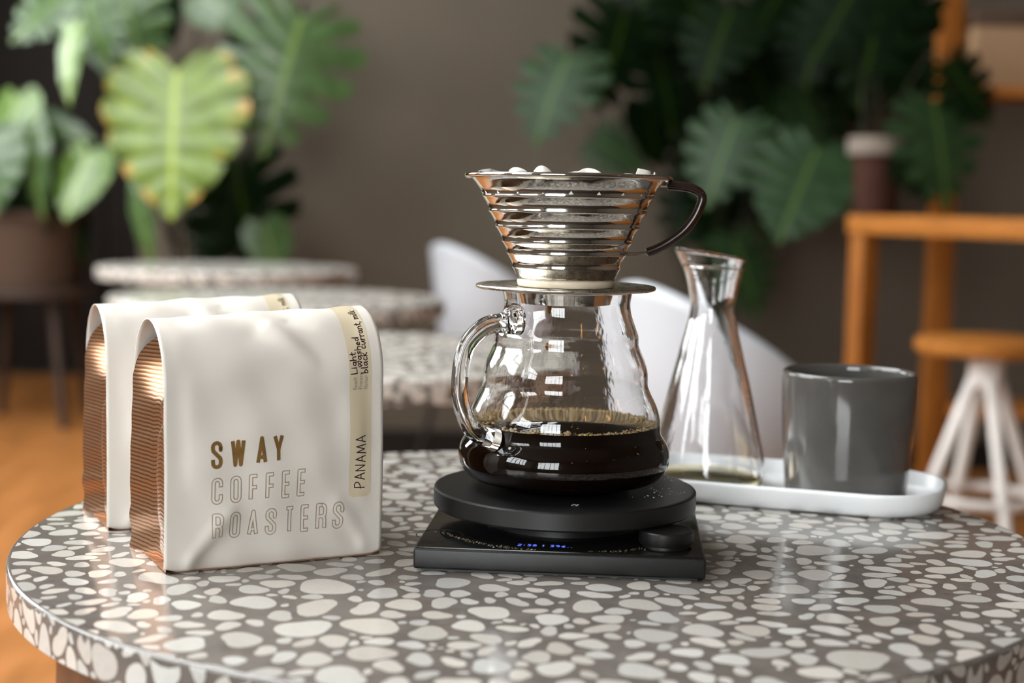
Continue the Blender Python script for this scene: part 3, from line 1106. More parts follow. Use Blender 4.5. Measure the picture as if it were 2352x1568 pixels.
# ------------------------------------------------------------------ coffee bags
BW, BD, BH = 0.1205, 0.072, 0.1300
FLp = on(379, 1321, TZ)
FRp = on(881, 1273, TZ)
byaw = math.atan2(FRp.y - FLp.y, FRp.x - FLp.x)
ARC_A, ARC_B = BD / 2 - .002, .036
W1 = BH - ARC_B                               # straight front up to here
ARCN = 28
_tab = []                                     # arch arc-length table
acc, prev = 0, None
for i in range(ARCN * 4 + 1):
    a = PI - PI * i / (ARCN * 4)
    p = (BD / 2 + ARC_A * math.cos(a), W1 + ARC_B * math.sin(a), a)
    if prev:
        acc += math.hypot(p[0] - prev[0], p[1] - prev[1])
    _tab.append((acc, p))
    prev = p
ARCL = acc
FLAP = .032


def ridge(u, s, a, b, hgt, wd):
    ax, ay = a
    bx, by = b
    dx, dy = bx - ax, by - ay
    L2 = dx * dx + dy * dy
    t = max(0, min(1, ((u - ax) * dx + (s - ay) * dy) / L2))
    d2 = (u - ax - t * dx) ** 2 + (s - ay - t * dy) ** 2
    return hgt * math.exp(-d2 / (wd * wd)) * (1 - .5 * t)


W_ = BW


def relief(u, s):
    e = min(u, W_ - u)
    edge = min(1, max(0, (e - .005) / .010))
    edge = edge * edge * (3 - 2 * edge)
    bul = .0042 * math.sin(PI * min(1, max(0, u / W_))) * math.sin(PI * min(1, max(0, s / .125))) ** 2
    d = bul
    d += ridge(u, s, (.012, .004), (.034, .030), .0022, .0042)
    d -= ridge(u, s, (.024, .006), (.044, .026), .0011, .007)
    d += ridge(u, s, (.112, .006), (.094, .030), .0022, .0042)
    d -= ridge(u, s, (.104, .012), (.088, .020), .0009, .007)
    d += ridge(u, s, (.060, .128), (.080, .104), .0016, .0045)
    d -= ridge(u, s, (.052, .124), (.066, .106), .0012, .006)
    d -= ridge(u, s, (.072, .132), (.082, .126), .0010, .003)
    d += ridge(u, s, (.100, .080), (.100, .050), .0007, .005)
    d += ridge(u, s, (.022, .112), (.030, .094), .0006, .008)
    d += .00035 * math.sin(u * 210 + s * 60) + .0003 * math.sin(s * 170 - u * 90)
    return d * edge * (1 if s < W1 + ARCL else .3)


def front(u, s, off=0.0):
    """point on the outer film: u across, s up the front, over the fold and down the flap (bag space)"""
    sag = .0016 * math.sin(PI * u / W_)
    ext = .0055 * (u / W_)                    # the right-hand end of the fold stands a little higher
    if s <= W1:
        q = s / W1
        v, w, nv, nw = .002 - .001 * math.sin(PI * q) ** 2, s, -1.0, 0.0
        if s < .006:                          # rolled lower hem
            v += (.006 - s) * .25
        w += ext * q * q * (3 - 2 * q)
    elif s <= W1 + ARCL:
        t = s - W1
        lo, hi = 0, len(_tab) - 1
        while hi - lo > 1:
            m_ = (lo + hi) // 2
            if _tab[m_][0] <= t:
                lo = m_
            else:
                hi = m_
        f = (t - _tab[lo][0]) / max(1e-9, _tab[hi][0] - _tab[lo][0])
        v = _tab[lo][1][0] * (1 - f) + _tab[hi][1][0] * f
        w = _tab[lo][1][1] * (1 - f) + _tab[hi][1][1] * f + ext
        a = _tab[lo][1][2] * (1 - f) + _tab[hi][1][2] * f
        nv, nw = math.cos(a), math.sin(a)
    else:
        t = s - W1 - ARCL
        v, w, nv, nw = BD - .002 + .09 * t, W1 - t + ext, 1.0, 0.1
    d = relief(u, s) + off
    return Vector((u, v + nv * d, w + nw * (d - sag * 0)))


def bag_px(px, py):
    """image point -> (u, height) on the plane of the front film"""
    d = ray(px, py)
    nv = Vector((math.sin(byaw), -math.cos(byaw), 0))
    t = (FLp - CAMP).dot(nv) / d.dot(nv)
    P = CAMP + d * t - FLp
    return P.x * math.cos(byaw) + P.y * math.sin(byaw), P.z


def grid(nu, ns, fn):
    v = [fn(i / nu, j / ns) for i in range(nu + 1) for j in range(ns + 1)]
    f = [(i * (ns + 1) + j, (i + 1) * (ns + 1) + j, (i + 1) * (ns + 1) + j + 1, i * (ns + 1) + j + 1) for i in range(nu) for j in range(ns)]
    return v, f


def arch_top(v):
    q = (v - BD / 2) / ARC_A
    return W1 + ARC_B * math.sqrt(max(0, 1 - q * q))


def make_bag(label):
    t = thing('coffee_bag', FLp, label, 'coffee bag', 'folded white coffee bags', rz=byaw)
    SL = W1 + ARCL + FLAP
    def film(a, b):
        lo_s = .0028 * max(0, 1 - a * W_ / .012) ** 2 + .002 * max(0, 1 - (1 - a) * W_ / .008) ** 2
        return front(a * W_, lo_s + b * (SL - lo_s))
    v, f = grid(64, 130, film)
    film_o = o = obj('front_film', v, f, 'bag', t, smooth=True)
    md = o.modifiers.new('thickness', 'SOLIDIFY')
    md.thickness = .00035
    md.offset = -1
    # side gussets of copper foil
    for side in (0, 1):
        def gus(a, b):
            vv = .0030 + a * (BD - .0052)
            top = arch_top(vv) - .0012 - .018 * max(0, a - .5) * (1 - a) * 4
            w = b * top
            q = (1 - abs(a - .45) / (.45 if a < .45 else .55)) ** 1.1
            k2 = min(1, max(0, (w - .084) / .024))
            k2 = k2 * k2 * (3 - 2 * k2)
            rec = q * (.0075 + .015 * k2)
            if a < .42:                         # filled front half bulges
                rec -= .0036 * math.sin(PI * min(1, a / .42)) * math.sin(PI * min(1, max(0, (w - .004) / .094))) ** .7
                rec += .0022 * math.exp(-((w - .088 + .05 * a) / .006) ** 2)
            rec += .0006 * math.sin(w * 330 + a * 5) * (1 if w < .025 else .25)
            rec = max(rec, -.0045)
            u = .0008 + rec - .003 * a * min(1, 1.6 - w / .08 if w > .05 else 1)
            return (u if side == 0 else W_ - u, vv, w)
        v, f = grid(36, 90, gus)
        obj('side_gusset', v, f if side == 0 else [q[::-1] for q in f], 'copper', t, smooth=True)
    # back film inside the flap
    v, f = grid(20, 30, lambda a, b: (a * W_, BD - .0012 - .0012 * math.sin(PI * b), b * (W1 - .002)))
    obj('back_film', v, f, 'bag', t, smooth=True)
    # bottom with its crease
    MB().add([(0.001, .001, .0006), (W_ - .001, .001, .0006), (W_ - .001, BD * .5, .0003), (W_ - .001, BD - .001, .0006), (.001, BD - .001, .0006), (.001, BD * .5, .0003)],
             [(0, 1, 2, 5), (5, 2, 3, 4)]).build('bottom', 'copper', t)
    # sticker running up the right edge and over the fold
    uL, _ = bag_px(801, 1100)
    uR, _ = bag_px(853, 1100)
    _, s0 = bag_px(826, 1146)
    s1 = W1 + ARCL * .78
    nu, ns = 10, 90

    def stick(a, b):
        rad = .0022
        s = s0 + b * (s1 - s0)
        ins = 0
        for se in (s - s0, s1 - s):
            if se < rad:
                ins = max(ins, rad - math.sqrt(max(0, rad * rad - (rad - se) ** 2)))
        u = uL + ins + a * (uR - uL - 2 * ins)
        return front(u, s, .00012)
    v, f = grid(nu, ns, stick)
    stick_o = obj('sticker', v, f, 'label', t, smooth=True)

    # gold word, then two outlined words
    def word(items, py0, solid):
        for ch, px in items:
            (wd, lines) = CAPS[ch]
            ub, wb = bag_px(px + 2, py0 - (px - 484) * .088)
            _, wt_ = bag_px(px + 2, py0 - 62 - (px - 484) * .088)
            hgt = wt_ - wb
            ww = .00180 if solid else .00225
            h2 = hgt - ww
            ls = [[(ub + ww / 2 + a * h2 * (.99 if ch != 'W' else .92), wb + ww / 2 + b * h2) for a, b in ln] for ln in lines]
            if solid:
                o = stroke_mesh(ls, ww * 1.12, lambda a, b: front(a, b, .00014), sub=.0025).build('gold_letter', 'bag_ink', film_o)
            else:
                o1 = stroke_mesh(ls, ww, lambda a, b: front(a, b, .00010), sub=.0025, round_ends=False)
                # the pale inside of the outline letter, drawn shorter at its ends
                ins = []
                for ln in ls:
                    p = [Vector(q) for q in ln]
                    closed = (p[0] - p[-1]).length < 1e-5
                    if not closed:
                        p[0] = p[0] + (p[1] - p[0]).normalized() * .00055
                        p[-1] = p[-1] + (p[-2] - p[-1]).normalized() * .00055
                    ins.append([tuple(q) for q in p])
                o2 = stroke_mesh(ins, ww - .00110, lambda a, b: front(a, b, .00016), sub=.0025)
                nf = len(o1.f)
                o1.add(o2.v, o2.f)
                o = o1.build('outlined_letter', ['bag_line', 'bag'], film_o)
                o.data.polygons.foreach_set('material_index', [0] * nf + [1] * (len(o1.f) - nf))
    word([('S', 481), ('W', 526), ('A', 583), ('Y', 622)], 1079, True)
    word([('C', 482), ('O', 525), ('F', 567), ('F', 604), ('E', 641), ('E', 677)], 1161, False)
    word([('R', 484), ('O', 525), ('A', 567), ('S', 607), ('T', 650), ('E', 688), ('R', 723), ('S', 761)], 1242, False)

    # sticker writing, read upwards; top of the letters faces left
    def write(txt, ubase, s, hgt, pen, width, font, name, gap=.10, slant=0.0, xs=1.0, spread=0.0):
        allv = MB()
        r4 = random.Random(len(txt))
        for ch in txt:
            if ch == ' ':
                s += .3 * hgt * xs
                continue
            wd, lines = font[ch]
            dy_ = r4.uniform(-.05, .05) * spread
            ls = [[((a * xs) * hgt, (b + dy_) * hgt) for a, b in ln] for ln in lines]
            s_ = s
            m = stroke_mesh(ls, width, lambda a, b: front(ubase - b, s_ + a + b * slant, .00022), round_ends=True, sub=.0012)
            allv.add(m.v, m.f)
            s += (wd * xs + gap) * hgt
        allv.build(name, pen, stick_o)
        return s
    SW = .00056
    ub, sb = bag_px(838, 1127)
    hcap = ub - bag_px(815, 1127)[0]
    write('PHNHMH', ub, sb, hcap, 'pen', SW, dict(CAPS), 'handwriting', gap=.22, xs=1.1, spread=1)
    px_to_u = lambda px: bag_px(px, 880)[0]
    _, sp0 = bag_px(820, 914)
    hsm = .0022
    FT = dict(LOW)
    FT.update({'R': (.42, CAPS['R'][1]), 'P': (.42, [[(0, 0), (0, 1), (.25, 1), (.4, .78), (.25, .52), (0, .52)]]), 'N': (.5, [[(0, 0), (0, 1), (.45, 0), (.45, 1)]]), ':': CAPS[':'], 'L': CAPS['L']})
    u1, u2, u3 = px_to_u(821), px_to_u(834), px_to_u(847)
    write('Roast:', u1, sp0, hsm, 'pen_grey', .00022, FT, 'printed_caption', xs=1.15, gap=.16)
    write('Process:', u2, sp0, hsm, 'pen_grey', .00022, FT, 'printed_caption', xs=1.15, gap=.16)
    write('Notes:', u3, sp0, hsm, 'pen_grey', .00022, FT, 'printed_caption', xs=1.15, gap=.16)
    _, sp1 = bag_px(820, 879)
    write('Light', u1 + .0002, sp1, .0037, 'pen', SW, FT, 'handwriting', xs=1.6, gap=.10, spread=1)
    write('washed', u2 + .0002, sp1 + .0035, .0037, 'pen', SW, FT, 'handwriting', xs=1.65, gap=.10, spread=1)
    write('black currant, milk', u3 + .0002, sp1 - .0002, .0040, 'pen', SW, FT, 'handwriting', xs=1.45, gap=.10, spread=1)
    return t


bag = make_bag('white coffee bag with gold and outlined lettering, standing in front of its twin')
bag2 = copy_tree(bag)
bag2['label'] = 'white coffee bag standing behind the other, nearer the table edge'
F2 = on(247, 1222, TZ)
bag2.location = F2
bag2.rotation_euler = (0, 0, byaw - math.radians(1.5))

# ------------------------------------------------------------------ tray, carafe, mug
TA = math.radians(-18.5)
TCx, TCy = 0.1815, 0.9965
tray = thing('serving_tray', (TCx, TCy, TZ), 'long white tray with rounded ends under the carafe and the grey cup', 'tray', rz=TA)


def rrect(hx, hy, r, n=12):
    p = []
    for cx, cy, a0 in ((hx - r, hy - r, 0), (-hx + r, hy - r, 90), (-hx + r, -hy + r, 180), (hx - r, -hy + r, 270)):
        for i in range(n + 1):
            a = math.radians(a0 + 90 * i / n)
            p.append((cx + r * math.cos(a), cy + r * math.sin(a)))
    return p


rings = []
HX, HY = .112, .0555
for ins, z in ((.012, .0003), (.007, .0004), (.0035, .0022), (.0012, .0065), (.0, .0135), (.0, .0152), (.0006, .0158), (.0018, .0158), (.0024, .0150), (.0034, .0075), (.006, .0042), (.012, .0032)):
    rings.append([(x, y, z) for x, y in rrect(HX - ins, HY - ins, .047 - ins)])
n = len(rings[0])
v = [p for r in rings for p in r]
f = [(i * n + j, i * n + (j + 1) % n, (i + 1) * n + (j + 1) % n, (i + 1) * n + j) for i in range(len(rings) - 1) for j in range(n)]
f += [tuple(range(n - 1, -1, -1)), tuple((len(rings) - 1) * n + j for j in range(n))]
obj('tray_body', v, f, 'tray', tray, smooth=True, sharp=50)
TFZ = TZ + .0033

ccx, ccy = 0.1377, 1.0190
mmc = ccy / FPX * 1.003


def cz_(py):
    return at(1625, py, ccy).z - TFZ


car = thing('glass_carafe', (ccx, ccy, TFZ), 'clear glass carafe with a slanted lip standing on the white tray', 'carafe')
crow = [(585, 83), (600, 76), (611, 71.5), (614, 71.5), (618, 68), (640, 61.5), (667, 56), (690, 51.5), (707, 50.5), (730, 53.5), (756, 60), (800, 71), (832, 78.5), (880, 91), (922, 101), (965, 111), (1002, 119.5), (1045, 129), (1070, 134), (1085, 134.5)]
co = [(r * mmc, cz_(y)) for y, r in crow]
co = [p for p in co if p[1] > .004] + [(.0385, .0022), (.0365, .0004), (.030, .0001)]
co = smooth_profile(co, 3)
co[-1] = (.030, .0001)
ct = .0016
ci = []
for i, (r, z) in enumerate(co):
    a, b = co[max(i - 1, 0)], co[min(i + 1, len(co) - 1)]
    tg = Vector((b[0] - a[0], b[1] - a[1])).normalized()
    ci.append((r + tg.y * ct, z - tg.x * ct))
ci = [(r, max(z, .0026)) for r, z in ci if r > .008]
cb = [(0, .0001)] + co[::-1] + [(co[0][0] - ct / 2, co[0][1] + .0006)] + ci + [(0, .0026)]
mb = MB().lathe(cb, 96)
ztop = co[0][1]
slope_z0 = cz_(622)
for p in mb.v:                                # slanted pouring lip: the left side stands higher
    if p.z > slope_z0:
        q = (p.z - slope_z0) / (ztop - slope_z0)
        p.z += q * (-p.x * .15 + .0010)
        p.x += q * -.003
mb.build('carafe_body', 'glass_wet', car, smooth=True)
cr = thing('carafe_rest', (ccx, ccy, TFZ), 'thin pale yellow rest of drink in the bottom of the carafe', 'drink')
rz = .0062
rp = [(r - .0002, z + .0002) for r, z in ci if z < rz]
MB().lathe([(0, .0028)] + rp[::-1] + [(rp[0][0], rz), (0, rz - .0006)], 64).build('liquid', 'water', cr, smooth=True, sharp=40)

mxy = (0.2262, 0.9840)
mug = thing('grey_cup', (mxy[0], mxy[1], TFZ), 'grey glazed cup without a handle standing on the white tray', 'cup')
mtop = at(1938, 851, mxy[1]).z - TFZ
kk = mxy[1] / FPX * 1.003
rt_, rb_ = 153 * kk, 139 * kk
mo = [(rb_ - .009, .0002), (rb_ - .004, .0004), (rb_ - .001, .0022), (rb_, .006), (rb_ + .0012, mtop * .25), (rb_ + .0028, mtop * .5), (rt_ - .0002, mtop * .8), (rt_, mtop - .004), (rt_ - .0004, mtop - .0012), (rt_ - .0018, mtop),
      (rt_ - .0034, mtop - .0012), (rt_ - .0040, mtop - .004), (rt_ - .0042, mtop * .8), (rb_ - .0012, mtop * .5), (rb_ - .003, .012), (rb_ - .006, .007), (rb_ - .014, .0058)]
MB().lathe(smooth_profile(mo, 4), 128).build('cup_body', 'mug', mug, smooth=True)


# ------------------------------------------------------------------ background tables
def cafe_table(px, D, R, label):
    c = at(px, 700, D)
    t = thing('cafe_table', (c.x, c.y, 0), label, 'table')
    MB().lathe([(R - .01, TZ - .03), (R - .001, TZ - .03), (R, TZ - .028), (R, TZ - .003), (R - .003, TZ)], 96).build('tabletop', 'far_terrazzo', t, smooth=True, sharp=30)
    MB().lathe([(.02, .03), (.035, .035), (.028, .08), (.028, TZ - .06), (.09, TZ - .034), (.09, TZ - .0305)], 24).build('column', 'black_metal', t, smooth=True, sharp=40)
    MB().lathe([(.22, .0005), (.22, .012), (.20, .018), (.03, .032)], 48).build('foot_plate', 'black_metal', t, smooth=True, sharp=40)


cafe_table(800, 1.90, 0.30, 'round terrazzo cafe table just behind the coffee bags')
cafe_table(640, 2.93, 0.33, 'round terrazzo cafe table standing between two others')
cafe_table(525, 4.15, 0.36, 'round terrazzo cafe table under the yellowing monstera leaf')


# ------------------------------------------------------------------ chairs
def make_chair(loc, rz, label):
    t = thing('shell_chair', loc, label, 'chair', 'white shell chairs', rz=rz)
    # wraparound back: local -y is the outside of the back
    nphi, nz = 40, 14
    v, f = [], []
    for i in range(nphi + 1):
        ph = math.radians(-112 + 224 * i / nphi)
        q = abs(ph) / math.radians(112)
        top = .785 - .215 * q ** 1.7
        bot = .46 + .02 * q
        for j in range(nz + 1):
            s = j / nz
            z = bot + (top - bot) * s
            r = .175 + .04 * s ** .8
            v.append((r * 1.06 * math.sin(ph), -r * math.cos(ph) * .95, z))
    for i in range(nphi):
        for j in range(nz):
            f.append((i * (nz + 1) + j, (i + 1) * (nz + 1) + j, (i + 1) * (nz + 1) + j + 1, i * (nz + 1) + j + 1))
    o = obj('backrest', v, f, 'chair', t, smooth=True)
    md = o.modifiers.new('thickness', 'SOLIDIFY')
    md.thickness = .012
    MB().lathe([(.0, .425), (.15, .430), (.183, .445), (.187, .462), (.175, .468), (.10, .458), (0, .455)], 48).build('seat', 'chair', t, smooth=True)
    for sx in (-1, 1):
        for sy in (-1, 1):
            MB().tube([(sx * .105, sy * .105, .432), (sx * .19, sy * .19, 0.001)], [.013, .009], 10).build('leg', 'black_metal', t, smooth=True, sharp=50)
    return t


c1 = at(1690, 700, 2.62)
chair = make_chair((c1.x, c1.y, 0), math.radians(-66), 'white shell chair behind the glass carafe, its back towards the table')
c2 = copy_tree(chair)
p2 = at(1135, 700, 4.8)
c2.location = (p2.x, p2.y, 0)
c2.rotation_euler = (0, 0, math.radians(-58))
c2['label'] = 'white shell chair farther off, showing beside the server neck'

# ------------------------------------------------------------------ bar table, stool, shelf on the right
BT = CAM_H - 0.012
bt = thing('bar_table', (0, 0, 0), 'tall honey coloured wooden bar table beside the plants', 'table')
pA = at(1945, 500, 3.75)
pB = at(2430, 520, 3.15)
ang = math.atan2(pB.y - pA.y, pB.x - pA.x)
Lb = 1.7
bt.location = (pA.x, pA.y, 0)
bt.rotation_euler = (0, 0, ang)
MB().box((0, 0, BT - .046), (Lb, .95, BT)).build('board', 'wood_h', bt, bevel=.004)
for lx, ly in ((.035, .03), (.035, .90), (Lb - .09, .03), (Lb - .09, .90)):
    MB().box((lx - .026, ly - .026, 0), (lx + .026, ly + .026, BT - .0465)).build('leg', 'wood', bt, bevel=.003)
MB().box((.09, .88, .20), (Lb - .12, .905, .26)).build('stretcher', 'wood_h', bt, bevel=.003)

s_c = at(2268, 790, 2.95)
SH = s_c.z + .012
st = thing('bar_stool', (s_c.x, s_c.y, 0), 'round wooden seat stool on splayed white metal legs', 'stool')
MB().lathe([(.125, SH - .032), (.138, SH - .028), (.142, SH - .018), (.140, SH - .004), (.13, SH)], 48).build('seat', 'wood_h', st, smooth=True, sharp=40)
MB().lathe([(.026, SH - .10), (.034, SH - .095), (.034, SH - .045), (.07, SH - .036), (.07, SH - .0325)], 24).build('hub', 'white_metal', st, smooth=True, sharp=40)
for k in range(4):
    a = math.radians(186 + 90 * k)
    ca, sa = math.cos(a), math.sin(a)
    MB().tube([(.02 * ca, .02 * sa, SH - .07), (.235 * ca, .235 * sa, .001)], .013, 10).build('leg', 'white_metal', st, smooth=True, sharp=50)
MB().tube([(.112 * math.cos(a), .112 * math.sin(a), .345) for a in np.linspace(0, 2 * PI, 41)], .010, 8).build('foot_ring', 'white_metal', st, smooth=True)
SD = 4.35
sh = at(2158, 600, SD)
shelf = thing('wooden_shelf', (sh.x, sh.y, 0), 'open shelf of honey coloured posts and boards behind the bar table', 'shelf')
for lx in (0, 1.05):
    MB().box((lx - .034, -.03, 0), (lx + .034, .03, 2.1)).build('post', 'wood', shelf, bevel=.004)
zs = [at(2300, 205, SD).z, at(2300, -160, SD).z, .35]
for z in zs:
    MB().box((.0345, -.12, z - .03), (1.0155, .16, z)).build('shelf_board', 'wood_h', shelf, bevel=.003)
bxw = at(2420, 205, SD)
cb_ = thing('carton', (bxw.x, bxw.y + .03, zs[0]), 'plain brown carton standing on the wooden shelf', 'box')
MB().box((-.26, -.11, 0.0003), (.24, .11, .17)).build('carton_body', 'carton', cb_, bevel=.004)
MB().box((-.262, -.112, .1705), (.242, .112, .215)).build('carton_lid', 'basket', cb_, bevel=.004)
tag(cb_, None)


# ------------------------------------------------------------------ monstera plants
LEAF_OUT = catmull([Vector(p + (0,)) for p in [(0, .0), (.10, -.10), (.27, -.155), (.43, -.05), (.52, .16), (.49, .40), (.39, .62), (.24, .82), (.09, .95), (0, 1.03)]], 8)


def leaf_mesh(name, nl=6, cut=.42, width=.5, gapw=.34, droop=.18, fold=.12):
    """heart shaped blade, one strip for each lobe between the lateral veins; outer slits where gapw > 0"""
    v, f, rim = [], [], []

    def outline(q):
        x = min(max(q, 0), 1) * (len(LEAF_OUT) - 1)
        k = min(int(x), len(LEAF_OUT) - 2)
        return LEAF_OUT[k].lerp(LEAF_OUT[k + 1], x - k)
    for side in (-1, 1):
        for i in range(nl):
            q0, q1 = i / nl, (i + 1) / nl
            na, ns = 5, 8
            base = len(v)
            for p in range(na + 1):
                fa = p / na
                for s_ in range(ns + 1):
                    s = s_ / ns
                    nar = 0 if s < cut else ((s - cut) / (1 - cut)) ** .7 * gapw
                    lo = q0 + (q1 - q0) * (nar / 2 if i else 0)
                    hi = q1 - (q1 - q0) * (nar / 2 if i < nl - 1 else 0)
                    q = lo + (hi - lo) * fa
                    O_ = outline(q)
                    my = .97 * max(0, q - .10) ** 1.15 / .90 ** 1.15
                    bul = 1 + .05 * math.sin(fa * PI) - .03
                    x = side * O_.x * (width / .5) * s * bul
                    y = my + (O_.y - my) * s * (bul if s > .9 else 1)
                    z = -droop * y * abs(y) - fold * (abs(x) ** 1.6) * 1.6 + .030 * math.sin(fa * PI) * s * (1 - .4 * s)
                    v.append((x, y, z))
                    rim.append(s)
            for p in range(na):
                for s_ in range(ns):
                    q = (base + p * (ns + 1) + s_, base + (p + 1) * (ns + 1) + s_, base + (p + 1) * (ns + 1) + s_ + 1, base + p * (ns + 1) + s_ + 1)
                    f.append(q if side < 0 else q[::-1])
    me = bpy.data.meshes.new(name)
    me.from_pydata(v, [], f)
    me.shade_smooth()
    a = me.attributes.new('rimness', 'FLOAT', 'POINT')
    a.data.foreach_set('value', rim)
    return me


LEAFS = {}


def leaf_data(kind, m):
    key = (kind, m)
    if key not in LEAFS:
        if kind == 'split':
            me = leaf_mesh('monstera_leaf', 8, .45, .50, .42)
        elif kind == 'split_wide':
            me = leaf_mesh('monstera_leaf', 9, .80, .52, .22, .10, .05)
        elif kind == 'narrow':
            me = leaf_mesh('monstera_leaf', 5, .9, .24, .0, .25, .3)
        else:
            me = leaf_mesh('monstera_leaf', 7, 1.1, .46, .0, .15, .12)
        me.materials.append(MT[m])
        LEAFS[key] = me
    return LEAFS[key]


def plant(name, loc, label, leaves, pot, group='monstera plants'):
    t = thing(name, loc, label, 'plant', group)
    pot(t)
    L0 = Vector(loc)
    r5 = random.Random(len(leaves))
    for (px, py, size, tip, lean, yawn, D, kind, m) in leaves:
        C = at(px, py, D)
        Lm = size * D / FPX
        # the tip direction in the picture plane (0 = down, 90 = right), leaning towards the viewer
        a = math.radians(tip)
        tdir = Vector((math.sin(a), -math.sin(math.radians(lean)), -math.cos(a))).normalized()
        nrm_ = Vector((math.sin(math.radians(yawn)), -math.cos(math.radians(yawn)), .35))
        nrm_ = (nrm_ - tdir * nrm_.dot(tdir)).normalized()
        xd = tdir.cross(nrm_)
        o = bpy.data.objects.new('leaf', leaf_data(kind, m))
        COL.objects.link(o)
        mt = Matrix((xd, tdir, nrm_)).transposed().to_4x4()
        basep = C - tdir * (Lm * .42)
        mt.translation = basep - L0
        o.matrix_world = mt @ Matrix.Diagonal((Lm, Lm, Lm, 1))
        o.parent = t
        # stalk
        p0 = basep - L0
        root = Vector((r5.uniform(-.05, .05), r5.uniform(-.05, .05), pot_h[name]))
        mid = Vector((p0.x * .35 + root.x * .3, p0.y * .4 + .05, max(p0.z, root.z) * .55 + min(p0.z, root.z) * .45))
        up_ = p0 + Vector((-.06 * p0.x, .08, 0)) - tdir * .03
        MB().tube(catmull([root, mid, up_, p0], 6), .004, 6).build('stalk', 'stem', t, smooth=True)
    return t


pot_h = {}


def round_pot(name, r0, r1, h, m, z0=0.0, band=None):
    pot_h[name] = z0 + h - .02

    def fn(t):
        MB().lathe([(r0 * .6, z0 + .0005), (r0, z0 + .004), (r1, z0 + h - .03), (r1 + .012, z0 + h - .028), (r1 + .012, z0 + h), (r1 - .006, z0 + h), (r1 - .01, z0 + h - .03), (r0 - .01, z0 + .03), (0, z0 + .03)], 40).build('pot', m, t, smooth=True, sharp=40)
        MB().lathe([(0, z0 + h - .025), (r1 - .012, z0 + h - .03)], 32).build('soil', 'soil', t)
        if band:
            MB().lathe([(r1 + .0125, z0 + h - .045), (r1 + .016, z0 + h - .04), (r1 + .016, z0 + h + .002), (r1 + .0125, z0 + h + .002)], 40, close=True).build('pot_band', band, t)
    return fn


# left: the big lit monstera behind the tables
g = at(450, 600, 4.9)
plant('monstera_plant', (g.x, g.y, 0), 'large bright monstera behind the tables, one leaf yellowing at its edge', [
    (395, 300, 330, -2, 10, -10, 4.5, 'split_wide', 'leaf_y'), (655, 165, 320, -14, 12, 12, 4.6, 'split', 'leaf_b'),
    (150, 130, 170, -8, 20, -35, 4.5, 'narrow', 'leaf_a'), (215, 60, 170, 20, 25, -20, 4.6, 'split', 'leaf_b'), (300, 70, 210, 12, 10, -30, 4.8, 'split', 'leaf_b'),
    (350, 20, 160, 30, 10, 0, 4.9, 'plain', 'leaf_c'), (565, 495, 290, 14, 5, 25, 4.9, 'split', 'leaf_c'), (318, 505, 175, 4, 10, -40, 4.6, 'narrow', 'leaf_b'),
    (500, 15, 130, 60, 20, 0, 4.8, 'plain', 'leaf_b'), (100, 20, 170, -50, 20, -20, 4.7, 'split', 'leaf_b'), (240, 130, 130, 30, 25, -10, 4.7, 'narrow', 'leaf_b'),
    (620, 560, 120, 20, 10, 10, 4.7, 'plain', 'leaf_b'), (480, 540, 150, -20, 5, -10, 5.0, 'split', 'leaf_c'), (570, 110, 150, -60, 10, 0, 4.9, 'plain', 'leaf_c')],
    round_pot('monstera_plant', .13, .18, .34, 'basket'))
# left: low plant in the brown planter on a stand
g = at(70, 640, 5.9)
sz = on(70, 690, 0)
STZ = g.z - .03
pst = thing('plant_stand', (g.x, g.y, 0), 'dark wooden plant stand with splayed legs holding the brown planter', 'plant stand')
MB().lathe([(.26, STZ - .035), (.27, STZ - .03), (.27, STZ - .004), (.265, STZ)], 40).build('stand_top', 'stand_wood', pst, smooth=True, sharp=40)
for k in range(4):
    a = math.radians(45 + 90 * k)
    MB().tube([(.18 * math.cos(a), .18 * math.sin(a), STZ - .0355), (.26 * math.cos(a), .26 * math.sin(a), .001)], [.024, .016], 10).build('leg', 'stand_wood', pst, smooth=True, sharp=50)
plant('potted_plant', (g.x, g.y, 0), 'low leafy monstera in a brown planter on the dark stand', [
    (178, 410, 160, -20, 20, -20, 5.6, 'plain', 'leaf_a'), (70, 380, 200, 0, 10, -30, 5.6, 'narrow', 'leaf_b'), (20, 290, 170, -10, 20, -30, 5.7, 'plain', 'leaf_a'),
    (25, 420, 190, 20, 10, -10, 5.8, 'split', 'leaf_b'), (110, 470, 190, 10, 10, 10, 5.9, 'split', 'leaf_c'), (130, 290, 150, 75, 20, -20, 5.8, 'narrow', 'leaf_b'),
    (40, 500, 160, -20, 10, 0, 5.7, 'split', 'leaf_c'), (170, 520, 140, 20, 10, 10, 5.8, 'narrow', 'leaf_c'), (-20, 380, 180, 0, 15, -20, 5.6, 'plain', 'leaf_b')],
    round_pot('potted_plant', .20, .235, .30, 'basket', z0=STZ + .0005))
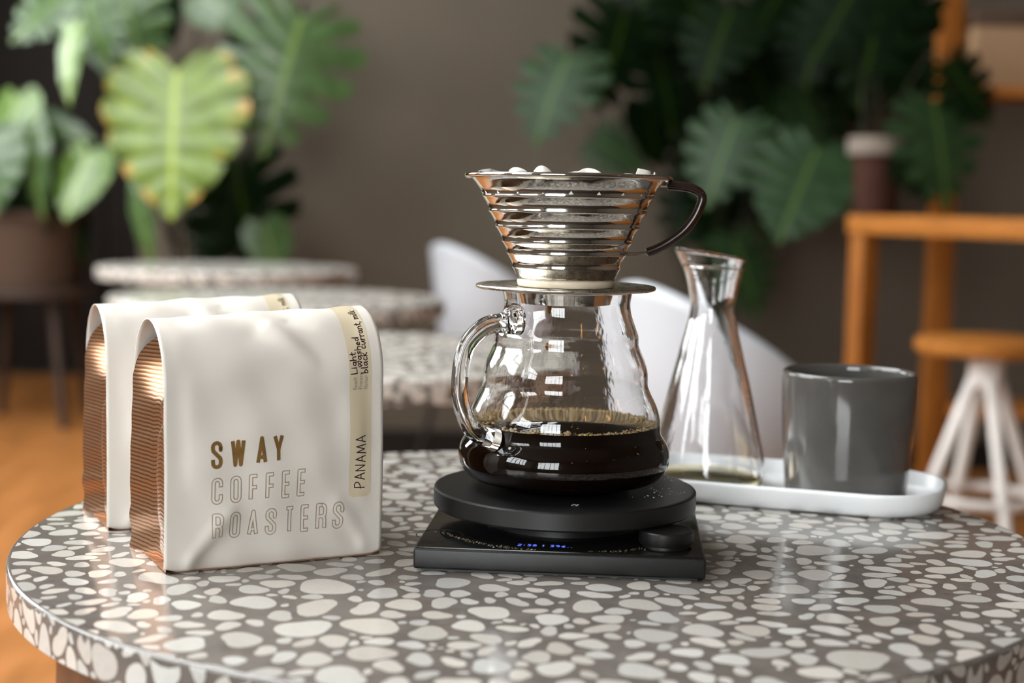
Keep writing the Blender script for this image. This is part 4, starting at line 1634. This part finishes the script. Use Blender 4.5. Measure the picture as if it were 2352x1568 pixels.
# right: dark mass of monstera in the shade
g = at(1640, 700, 4.9)
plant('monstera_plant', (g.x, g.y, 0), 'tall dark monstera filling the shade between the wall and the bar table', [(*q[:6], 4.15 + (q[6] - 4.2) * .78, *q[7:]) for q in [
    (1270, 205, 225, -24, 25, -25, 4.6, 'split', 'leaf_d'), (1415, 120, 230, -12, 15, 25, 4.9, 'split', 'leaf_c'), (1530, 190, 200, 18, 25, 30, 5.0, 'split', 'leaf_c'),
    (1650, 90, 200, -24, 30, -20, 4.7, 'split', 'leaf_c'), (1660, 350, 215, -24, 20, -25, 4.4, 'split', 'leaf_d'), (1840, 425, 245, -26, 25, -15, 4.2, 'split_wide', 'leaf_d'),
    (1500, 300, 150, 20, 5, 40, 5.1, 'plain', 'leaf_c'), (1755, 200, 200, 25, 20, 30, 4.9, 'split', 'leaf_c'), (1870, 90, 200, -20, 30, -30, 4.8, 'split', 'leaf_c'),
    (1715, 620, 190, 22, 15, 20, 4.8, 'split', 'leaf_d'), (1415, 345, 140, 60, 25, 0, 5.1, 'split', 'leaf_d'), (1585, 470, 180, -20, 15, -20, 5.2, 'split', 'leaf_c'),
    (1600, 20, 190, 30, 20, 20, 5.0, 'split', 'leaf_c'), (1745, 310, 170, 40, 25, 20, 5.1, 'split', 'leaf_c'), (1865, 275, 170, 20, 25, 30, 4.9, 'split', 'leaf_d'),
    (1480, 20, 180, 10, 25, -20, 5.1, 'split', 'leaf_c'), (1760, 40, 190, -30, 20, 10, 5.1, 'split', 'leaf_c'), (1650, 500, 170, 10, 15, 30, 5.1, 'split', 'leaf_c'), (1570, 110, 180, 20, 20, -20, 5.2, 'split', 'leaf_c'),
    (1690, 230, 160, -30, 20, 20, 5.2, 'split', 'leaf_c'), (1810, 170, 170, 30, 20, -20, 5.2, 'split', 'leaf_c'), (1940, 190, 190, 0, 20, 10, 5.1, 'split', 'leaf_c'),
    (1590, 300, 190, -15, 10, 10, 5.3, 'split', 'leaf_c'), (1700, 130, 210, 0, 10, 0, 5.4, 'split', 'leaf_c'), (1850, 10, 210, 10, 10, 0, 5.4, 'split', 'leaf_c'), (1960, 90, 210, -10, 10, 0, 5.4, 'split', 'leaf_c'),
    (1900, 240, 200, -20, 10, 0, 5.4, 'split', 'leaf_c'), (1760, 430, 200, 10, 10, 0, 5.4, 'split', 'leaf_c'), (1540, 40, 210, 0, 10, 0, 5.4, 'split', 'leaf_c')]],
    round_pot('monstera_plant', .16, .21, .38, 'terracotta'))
# right: monstera in a terracotta pot on the bar table
Dp = 3.92
g = at(2010, 480, Dp)
plant('potted_monstera', (g.x, g.y, 0), 'dark monstera in a terracotta pot standing on the bar table', [
    (2165, 335, 235, 12, 10, 10, 3.75, 'split', 'leaf_d'), (2225, 200, 170, 40, 10, 15, 3.75, 'split', 'leaf_c'), (2010, 80, 270, -10, 5, 0, 3.95, 'split', 'leaf_c'),
    (1935, 20, 220, -30, 5, 0, 3.95, 'split', 'leaf_c'), (2090, 30, 200, 20, 5, 0, 4.0, 'split', 'leaf_c'), (2080, 180, 180, 30, 5, 0, 4.0, 'split', 'leaf_c'), (2110, 395, 130, 30, 10, 0, 3.85, 'split', 'leaf_c')],
    round_pot('potted_monstera', .055, .062, .20, 'terracotta', z0=BT + .0005, band='stone_pot'))
